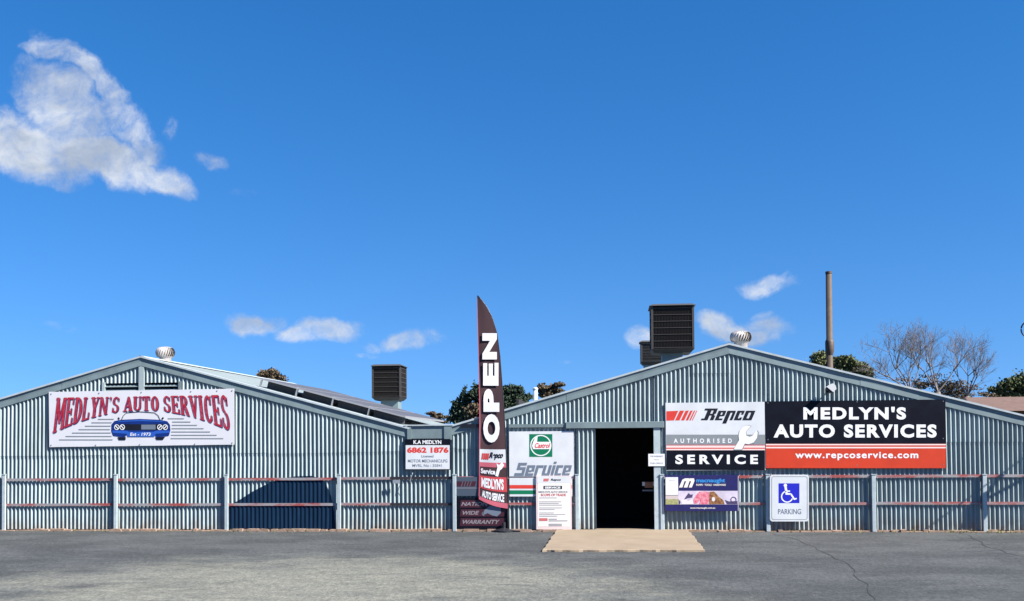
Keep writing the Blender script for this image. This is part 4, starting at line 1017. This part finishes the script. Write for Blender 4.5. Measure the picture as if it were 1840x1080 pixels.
# ------------------------------------------------------------------ coolers, ventilators, solar panels
def cooler(label, px0, px1, py0, py1, Y, fr, body, base_h, base_px, group, slats=True):
    A = W(px0, py1, Y); B = W(px1, py0, Y); wd = B.x - A.x; x0, x1, z0, z1 = A.x, B.x, A.z, B.z
    t = thing('evaporative_cooler', label, 'air cooler', ((x0 + x1) / 2, Y + wd / 2, z0 - base_h), group)
    y0, y1 = Y, Y + wd
    MB().box(x0 + .03, x1 - .03, y0 + .03, y1 - .03, z0, z1 - .02).build('cabinet', body, t)
    for (xa, xb, ya, yb) in ((x0, x0 + .05, y0, y0 + .05), (x1 - .05, x1, y0, y0 + .05), (x0, x0 + .05, y1 - .05, y1), (x1 - .05, x1, y1 - .05, y1)):
        MB().box(xa, xb, ya, yb, z0, z1 - .003).build('corner_post', fr, t)
    h = z1 - z0
    for k in range(7):
        z = z0 + .03 + (h - .09) * k / 6
        mb = MB(); mb.box(x0 + .053, x1 - .053, y0 + .006, y0 + .028, z - .006, z + .006); mb.box(x1 - .028, x1 - .006, y0 + .053, y1 - .053, z - .008, z + .008); mb.box(x0 + .006, x0 + .028, y0 + .053, y1 - .053, z - .008, z + .008)
        mb.build('pad_bar', fr, t)
    mb = MB(); n = 26
    for k in range(n):       # fine upright louvres
        x = x0 + .06 + (wd - .12) * k / (n - 1); mb.box(x - .006, x + .006, y0 + .018, y0 + .0295, z0 + .02, z1 - .04)
        y = y0 + .06 + (wd - .12) * k / (n - 1); mb.box(x1 - .0295, x1 - .018, y - .006, y + .006, z0 + .02, z1 - .04)
    o = mb.build('louvre_grille', mat('louvre_brown', (.022, .019, .017), .7, spec=.1), t)
    e = .04; lid = MB()
    lid.add([(x0 - e, y0 - e, z1), (x1 + e, y0 - e, z1), (x1 + e, y1 + e, z1), (x0 - e, y1 + e, z1), (x0 + .04, y0 + .06, z1 + .05), (x1 - .04, y0 + .06, z1 + .05), (x1 - .04, y1 - .06, z1 + .05), (x0 + .04, y1 - .06, z1 + .05)],
            [(0, 3, 2, 1), (0, 1, 5, 4), (1, 2, 6, 5), (2, 3, 7, 6), (3, 0, 4, 7), (4, 5, 6, 7)])
    lid.build('lid', m_coolerlid, t)
    tr = MB(); tr.add([(x0 - .01, y0 - .01, z0), (x1 + .01, y0 - .01, z0), (x1 + .01, y1, z0), (x0 - .01, y1, z0), (x0 + .08, y0 + .08, z0 - .09), (x1 - .08, y0 + .08, z0 - .09), (x1 - .08, y1 - .08, z0 - .09), (x0 + .08, y1 - .08, z0 - .09)],
                      [(0, 1, 2, 3), (0, 4, 5, 1), (1, 5, 6, 2), (2, 6, 7, 3), (3, 7, 4, 0), (4, 7, 6, 5)])
    tr.build('water_tray', fr, t, bevel=.01)
    cx = (x0 + x1) / 2 + base_px
    MB().box(cx - .25, cx + .25, Y + wd / 2 - .25, Y + wd / 2 + .25, z0 - .09 - base_h, z0 - .085).build('duct', m_fascia, t)
    return t
cooler('brown louvred cooler box on the left shed roof beyond the solar panels', 668, 720, 657, 714, 8.6, m_coolerfrm, m_cooler, .5, .05, 'cooler boxes on the roofs')
cooler('big dark brown louvred cooler box just left of the right gable peak', 1170.5, 1247, 548, 627, 5.0, m_coolerfrm, m_cooler, .9, 0, 'cooler boxes on the roofs')
cooler('tan louvred cooler box half hidden behind the big dark cooler', 1151.5, 1194, 614, 650, 9.5, m_coolerfrm, m_cooltan, .8, 0, 'cooler boxes on the roofs')

def ventilator(label, px, pyb, wpx, Y):
    r = wpx / 2 * (Y + 20) / F; q = W(px, pyb, Y)
    t = thing('roof_ventilator', label, 'ventilator', (q.x, Y, q.z - .12), 'spinning roof ventilators')
    MB().lathe([(r * .62, -.16), (r * .62, .03), (r * .72, .05)], (q.x, Y, q.z), 24).build('neck', m_vent, t, True)
    core = MB(); core.lathe([(r * .60, .04), (r * .78, .09), (r * .82, .14), (r * .70, .19), (r * .4, .225)], (q.x, Y, q.z), 24); core.build('core', m_dark, t, True)
    for k in range(24):
        mb = MB(); vs = []; a0 = 2 * pi * k / 24
        for i in range(9):
            s_ = i / 8; ph = -1.15 + 2.4 * s_; rr = r * (.62 + .38 * cos(ph)); zz = .135 + .11 * sin(ph)
            for dw, off in ((0, 0), (.20, -.10 * r)):
                a_ = a0 + dw + .35 * s_; vs.append((q.x + (rr + off) * cos(a_), Y + (rr + off) * sin(a_), q.z + zz))
        mb.add(vs, [(2 * i, 2 * i + 1, 2 * i + 3, 2 * i + 2) for i in range(8)]); mb.build('vane', m_vent, t, True)
    MB().lathe([(r * .74, .232), (r * .6, .252), (r * .3, .262), (.01, .265)], (q.x, Y, q.z), 24).build('cap', m_vent, t, True)
ventilator('round silver ventilator on the ridge of the left shed', 297, 645, 35, 1.1)
ventilator('round silver ventilator beside the peak of the right shed', 1331, 618, 38, 1.0)

# solar panels on the right hand slope of the left shed
sl = (L_right[1] - L_apex[1]) / (L_right[0] - L_apex[0]); ux = Vector((1, 0, sl)).normalized(); un = Vector((-ux.z, 0, ux.x))
def roofp(x, y, h): return Vector((x, y, L_apex[1] + sl * (x - L_apex[0]))) + un * h
xs0, xs1 = W(470, 690, 1).x, W(728, 760, 1).x
npan = 4; gp = .02
for row in range(3):
    for k in range(npan):
        xa = xs0 + (xs1 - xs0) * k / npan; xb = xs0 + (xs1 - xs0) * (k + 1) / npan - gp
        ya = .9 + row * 1.62; yb = ya + 1.6
        pos = ['uppermost', 'second from the top', 'third from the top', 'lowest'][k] + ['', ', middle row', ', rear row'][row]
        t = thing('solar_panel', f'dark framed solar panel on the left shed roof, {pos}{", front row" if row == 0 else ""}', 'solar panel', roofp((xa + xb) / 2, (ya + yb) / 2, .0), 'solar panels on the left shed roof')
        def slab(x0, x1, y0, y1, h0, h1):
            vs = [roofp(x, y, h) for x in (x0, x1) for y in (y0, y1) for h in (h0, h1)]
            return MB().add(vs, [(0, 1, 3, 2), (4, 6, 7, 5), (0, 4, 5, 1), (2, 3, 7, 6), (0, 2, 6, 4), (1, 5, 7, 3)])
        slab(xa, xb, ya, yb, .155, .19).build('frame', m_alu, t)
        slab(xa + .03, xb - .03, ya + .03, yb - .03, .185, .193).build('glass', m_panel, t)
        if row == 0:
            slab(xa - .014, xa + .006, ya - .02, ya + .05, .0, .155).build('clamp', m_galv, t)
            slab(xa + .05, xb - .05, ya + .28, ya + .32, .002, .153).build('mounting_rail', m_panel, t)

# pale lamp-like flue on the valley side (white stub behind the right roof)
q = W(962, 712, 8); t = thing('vent_pipe', 'short white vent pipe poking above the roof left of the doorway', 'vent pipe', (q.x, 8, q.z - .3))
MB().tube([(q.x, 8, q.z - .3), (q.x, 8, W(962, 700, 8).z)], .06, 12).build('pipe', m_post, t, True)
MB().lathe([(.075, 0), (.075, .04), (.03, .06)], (q.x, 8, W(962, 700, 8).z), 12).build('cowl', m_white, t)

# ------------------------------------------------------------------ far chimney
Yk = 40; q = W(1491, 640, Yk); tp = W(1489, 488, Yk)
t = thing('chimney', 'tall thin brown chimney stack rising behind the right roof', 'chimney', (q.x, Yk, 0))
r = 5.6 * (Yk + 20) / F
MB().tube([(q.x, Yk, 0), (q.x - .0, Yk, W(1491, 633, Yk).z)], [r * 1.3, r * .9], 16).build('base_stack', m_chim, t, True)
MB().lathe([(r * .9, 0), (r * 1.35, .25), (r * 1.35, .8), (r * 1.0, .95)], (q.x, Yk, W(1491, 639, Yk).z), 20).build('collar', m_chim, t, True)
MB().tube([(q.x, Yk, W(1491, 620, Yk).z), (tp.x, Yk, tp.z - .12)], [r * 1.0, r * .92], 20).build('flue', m_chim, t, True)
MB().lathe([(r * 1.02, 0), (r * 1.05, .12), (r * .8, .14)], (tp.x, Yk, tp.z - .13), 20).build('rim', m_chim, t)

# ------------------------------------------------------------------ trees
def tree(label, Y, blobs, m, base_px, nleaf=3000, leaf=.35, group='trees behind the sheds', seed=1):
    rnd = random.Random(seed); sc = (Y + 20) / F
    bx = W(base_px, 760, Y).x
    t = thing('tree', label, 'tree', (bx, Y, 0), group)
    tot = sum(b[2] * b[3] for b in blobs); mb = MB(); trunk = MB()
    topz = max(W(b[0], b[1], Y).z for b in blobs)
    blobs = blobs + [(b[0], b[1] + b[3] * 1.1 + 4, b[2] * .95, b[3] * .9) for b in blobs]; nleaf = int(nleaf * 3.4); tot *= 1.9; leaf *= .62
    trunk.tube([(bx, Y, 0), (bx + .1, Y, topz * .35), (bx - .1, Y, topz * .62)], [.32, .24, .15], 8)
    for (px, py, rx, ry) in blobs:
        c = W(px, py, Y); Rx, Rz = rx * sc, ry * sc; Ry = Rx * .8
        trunk.tube([(bx, Y, topz * .45), ((bx + c.x) / 2, Y, (topz * .5 + c.z) / 2), (c.x, Y, c.z)], [.16, .09, .03], 6)
        n = int(nleaf * rx * ry / tot)
        # clumps of leaf sprays
        ncl = max(6, int(n / 40)); cl = []
        for _ in range(ncl):
            while True:
                v = Vector((rnd.uniform(-1, 1), rnd.uniform(-1, 1), rnd.uniform(-1, 1)))
                if v.length < 1: break
            v *= .35 + .65 * rnd.random() ** .4 / max(v.length, .3) * v.length if v.length > .3 else 1
            cl.append(v)
        for _ in range(n):
            k = rnd.choice(cl); s_ = .20
            v = k + Vector((rnd.gauss(0, s_), rnd.gauss(0, s_), rnd.gauss(0, s_ * .8)))
            p = Vector((c.x + v.x * Rx, Y + v.y * Ry, c.z + v.z * Rz))
            L_ = leaf * rnd.uniform(.5, 1.2)
            d1 = Vector((rnd.gauss(0, 1), rnd.gauss(0, 1), rnd.gauss(0, 1))).normalized() * L_; d2 = d1.cross(Vector((rnd.gauss(0, 1), rnd.gauss(0, 1), rnd.gauss(0, 1)))).normalized() * L_ * .55
            mb.add([p - d1 * .5, p + d2 * .5, p + d1 * .5, p - d2 * .5], [(0, 1, 2, 3)])
    trunk.build('trunk', m_bark, t, True); mb.build('crown', m, t)
    return t
tree('dark ragged evergreen tree left of the feather flag', 45, [(836, 714, 13, 20), (820, 733, 13, 15), (862, 712, 20, 22), (880, 722, 26, 24), (850, 745, 30, 12)], m_leaf1, 845, 4200, .42, seed=2)
tree('dark evergreen tree showing just right of the feather flag', 45, [(915, 705, 26, 16), (935, 712, 20, 12), (905, 722, 26, 16)], m_leaf1, 920, 3000, .40, seed=3)
tree('small brownish treetop behind the vent pipe', 55, [(975, 697, 10, 8), (1003, 692, 14, 6), (988, 700, 16, 8)], m_leaf2, 990, 1300, .36, seed=4)
tree('russet treetop low behind the dark evergreen', 38, [(855, 738, 22, 14), (873, 745, 20, 10)], m_leaf2, 860, 1300, .32, seed=5)
tree('round brown treetop above the solar panels', 60, [(476, 674, 14, 11), (490, 672, 13, 9), (507, 680, 9, 8)], m_leaf2, 488, 2000, .38, seed=6)
tree('tiny brown treetop in the gap between the two sheds', 60, [(778, 744, 10, 6), (788, 748, 10, 6), (800, 750, 8, 4)], m_leaf2, 782, 900, .32, seed=7)
tree('olive green tree at the foot of the chimney', 48, [(1475, 648, 19, 17), (1470, 655, 14, 12), (1495, 655, 14, 12)], m_leaf3, 1475, 2600, .36, seed=8)
tree('bushy olive green tree right of the chimney', 46, [(1520, 652, 22, 14), (1540, 662, 20, 12), (1555, 668, 16, 9), (1508, 662, 14, 14)], m_leaf3, 1530, 3000, .36, seed=9)
tree('dull green tree at the right edge behind the roof', 50, [(1822, 692, 26, 18), (1845, 688, 30, 22), (1795, 705, 18, 10), (1865, 690, 22, 20)], m_leaf3, 1830, 3800, .38, seed=10)
tree('low brown scrub under the bare tree', 46, [(1690, 690, 44, 17), (1725, 698, 36, 15), (1645, 686, 30, 11), (1770, 712, 24, 8)], m_leaf2, 1690, 1500, .26, seed=12)

def bare_tree(label, Y, base_px, base_py, seed, height_px, spread, sc_r=1.0):
    rnd = random.Random(seed); sc = (Y + 20) / F; b = W(base_px, base_py, Y)
    t = thing('bare_tree', label, 'tree', (b.x, Y, 0), 'leafless trees behind the right shed')
    tr = MB(); tr.tube([(b.x, Y, 0), (b.x + .05, Y, b.z * .6), (b.x, Y, b.z)], [.30 * sc_r, .22 * sc_r, .16 * sc_r], 8); tr.build('trunk', m_twig, t, True)
    br = MB(); H = height_px * sc
    def grow(p, d, ln, r, lev):
        pts = [p]; rr = [r]; q = p.copy(); dd = d.copy()
        for i in range(3):
            dd = (dd + Vector((rnd.gauss(0, .16), rnd.gauss(0, .16), rnd.gauss(.06, .10)))).normalized(); q = q + dd * ln / 3; pts.append(q.copy()); rr.append(r * (1 - .2 * (i + 1)))
            if lev < 5 and i < 3 and rnd.random() < .62:
                sd = (dd + Vector((rnd.gauss(0, .6), rnd.gauss(0, .5), rnd.gauss(.1, .35)))).normalized()
                grow(q, sd, ln * rnd.uniform(.45, .7), r * .5, lev + 1)
        br.tube(pts, rr, 5 if lev < 2 else 3, cap=False)
        if lev < 5:
            for _ in range(2):
                sd = (dd + Vector((rnd.gauss(0, .42), rnd.gauss(0, .35), rnd.gauss(.1, .2)))).normalized()
                grow(q, sd, ln * rnd.uniform(.6, .8), r * .58, lev + 1)
    for dx in spread:
        grow(b, Vector((dx, rnd.uniform(-.3, .3), 1)).normalized(), H * .38, .06 * sc_r, 0)
    br.build('branches', m_twig, t, True)
bare_tree('large bare leafless tree with spreading branches behind the right roof', 42, 1635, 704, 21, 122, (-1.2, -.75, -.35, .05, .5))
bare_tree('slender bare tree standing between two others behind the right roof', 43, 1685, 704, 33, 118, (-.7, -.2, .2, .7))
bare_tree('smaller bare tree nearest the right edge behind the roof', 45, 1738, 712, 27, 100, (-.6, -.1, .4, .95), .85)
# brown roofed shed beyond, at the right edge
q = W(1752, 716, 30); r_ = W(1990, 700, 30)
t = thing('brown_shed', 'low brown roofed outbuilding just visible over the right roof edge', 'shed', ((q.x + r_.x) / 2, 33, 0))
MB().box(q.x + .5, r_.x, 31, 38, 0, q.z - .5).build('wall', m_brick, t)
MB().add([(q.x, 30, q.z - .6), (r_.x, 30, q.z - .6), (r_.x, 35, q.z + .25), (q.x + 1.2, 35, q.z + .25), (r_.x, 39, q.z - .6), (q.x, 39, q.z - .6)], [(0, 1, 2, 3), (3, 2, 4, 5), (0, 3, 5)]).build('roof', m_brick, t)

# ------------------------------------------------------------------ street lamp with scroll ring at the right edge
q = W(1850, 592, -.22)
t = thing('street_lamp', 'wrought iron lamp post with a dark scroll ring cut off by the right edge, its unseen post placed to shade the wall', 'street lamp', (q.x + .55, -.22, 0))
MB().tube([(q.x + .55, -.22, 0), (q.x + .55, -.22, q.z + .9)], [.06, .045], 12).build('post', m_ironblue, t, True)  # unseen post, stood near the wall so its shadow falls there
cr = MB(); R_ = .15; cr.tube([(q.x + R_ * cos(a_), -.22, q.z + R_ * sin(a_)) for a_ in [2 * pi * i / 28 for i in range(29)]], .014, 8); cr.build('scroll_ring', m_ironblue, t, True)
MB().tube([(q.x + .55, -.22, q.z + .35), (q.x + .2, -.22, q.z + .28), (q.x - .0, -.22, q.z + R_)], .014).build('arm', m_ironblue, t, True)
MB().lathe([(.05, 0), (.14, .05), (.17, .3), (.10, .42), (.02, .5)], (q.x + .55, -.22, q.z + .9), 16).build('lantern', m_ironblue, t)
# unseen wire and arms added beyond the frame to cast shadows on the wall
def shadow_src(px, py, tt): p = W(px, py, 0); return p + SUN * tt
t = thing('shadow_wire', 'thin unseen wire added outside the right edge to cast a wall shadow', 'wire', tuple(shadow_src(1850, 815, 4)))
MB().tube([shadow_src(1655, 957, 4), shadow_src(1860, 808, 4)], .013, 6).build('shadow_strand', m_ironblue, t)
t = thing('shadow_arms', 'dark unseen arms added outside the right edge to cast wall shadows', 'bracket', tuple(shadow_src(1790, 880, 3.6)))
MB().tube([shadow_src(1724, 952, 3.6), shadow_src(1742, 922, 3.6), shadow_src(1766, 893, 3.6), shadow_src(1790, 862, 3.6)], [.02, .04, .045, .03], 8).build('arm', m_ironblue, t)  # unseen arm added to cast a wall shadow
MB().tube([shadow_src(1774, 896, 3.6), shadow_src(1850, 856, 3.6)], .024, 8).build('arm', m_ironblue, t)  # unseen arm added to cast a wall shadow
P0, P1 = shadow_src(1742, 950, 3.6), shadow_src(1742, 908, 3.6)
MB().tube([P0, P1], .06, 4).build('box', m_ironblue, t)

tag_count = len([o for o in COL.objects])
print('objects', tag_count, 'pitch', PITCH)
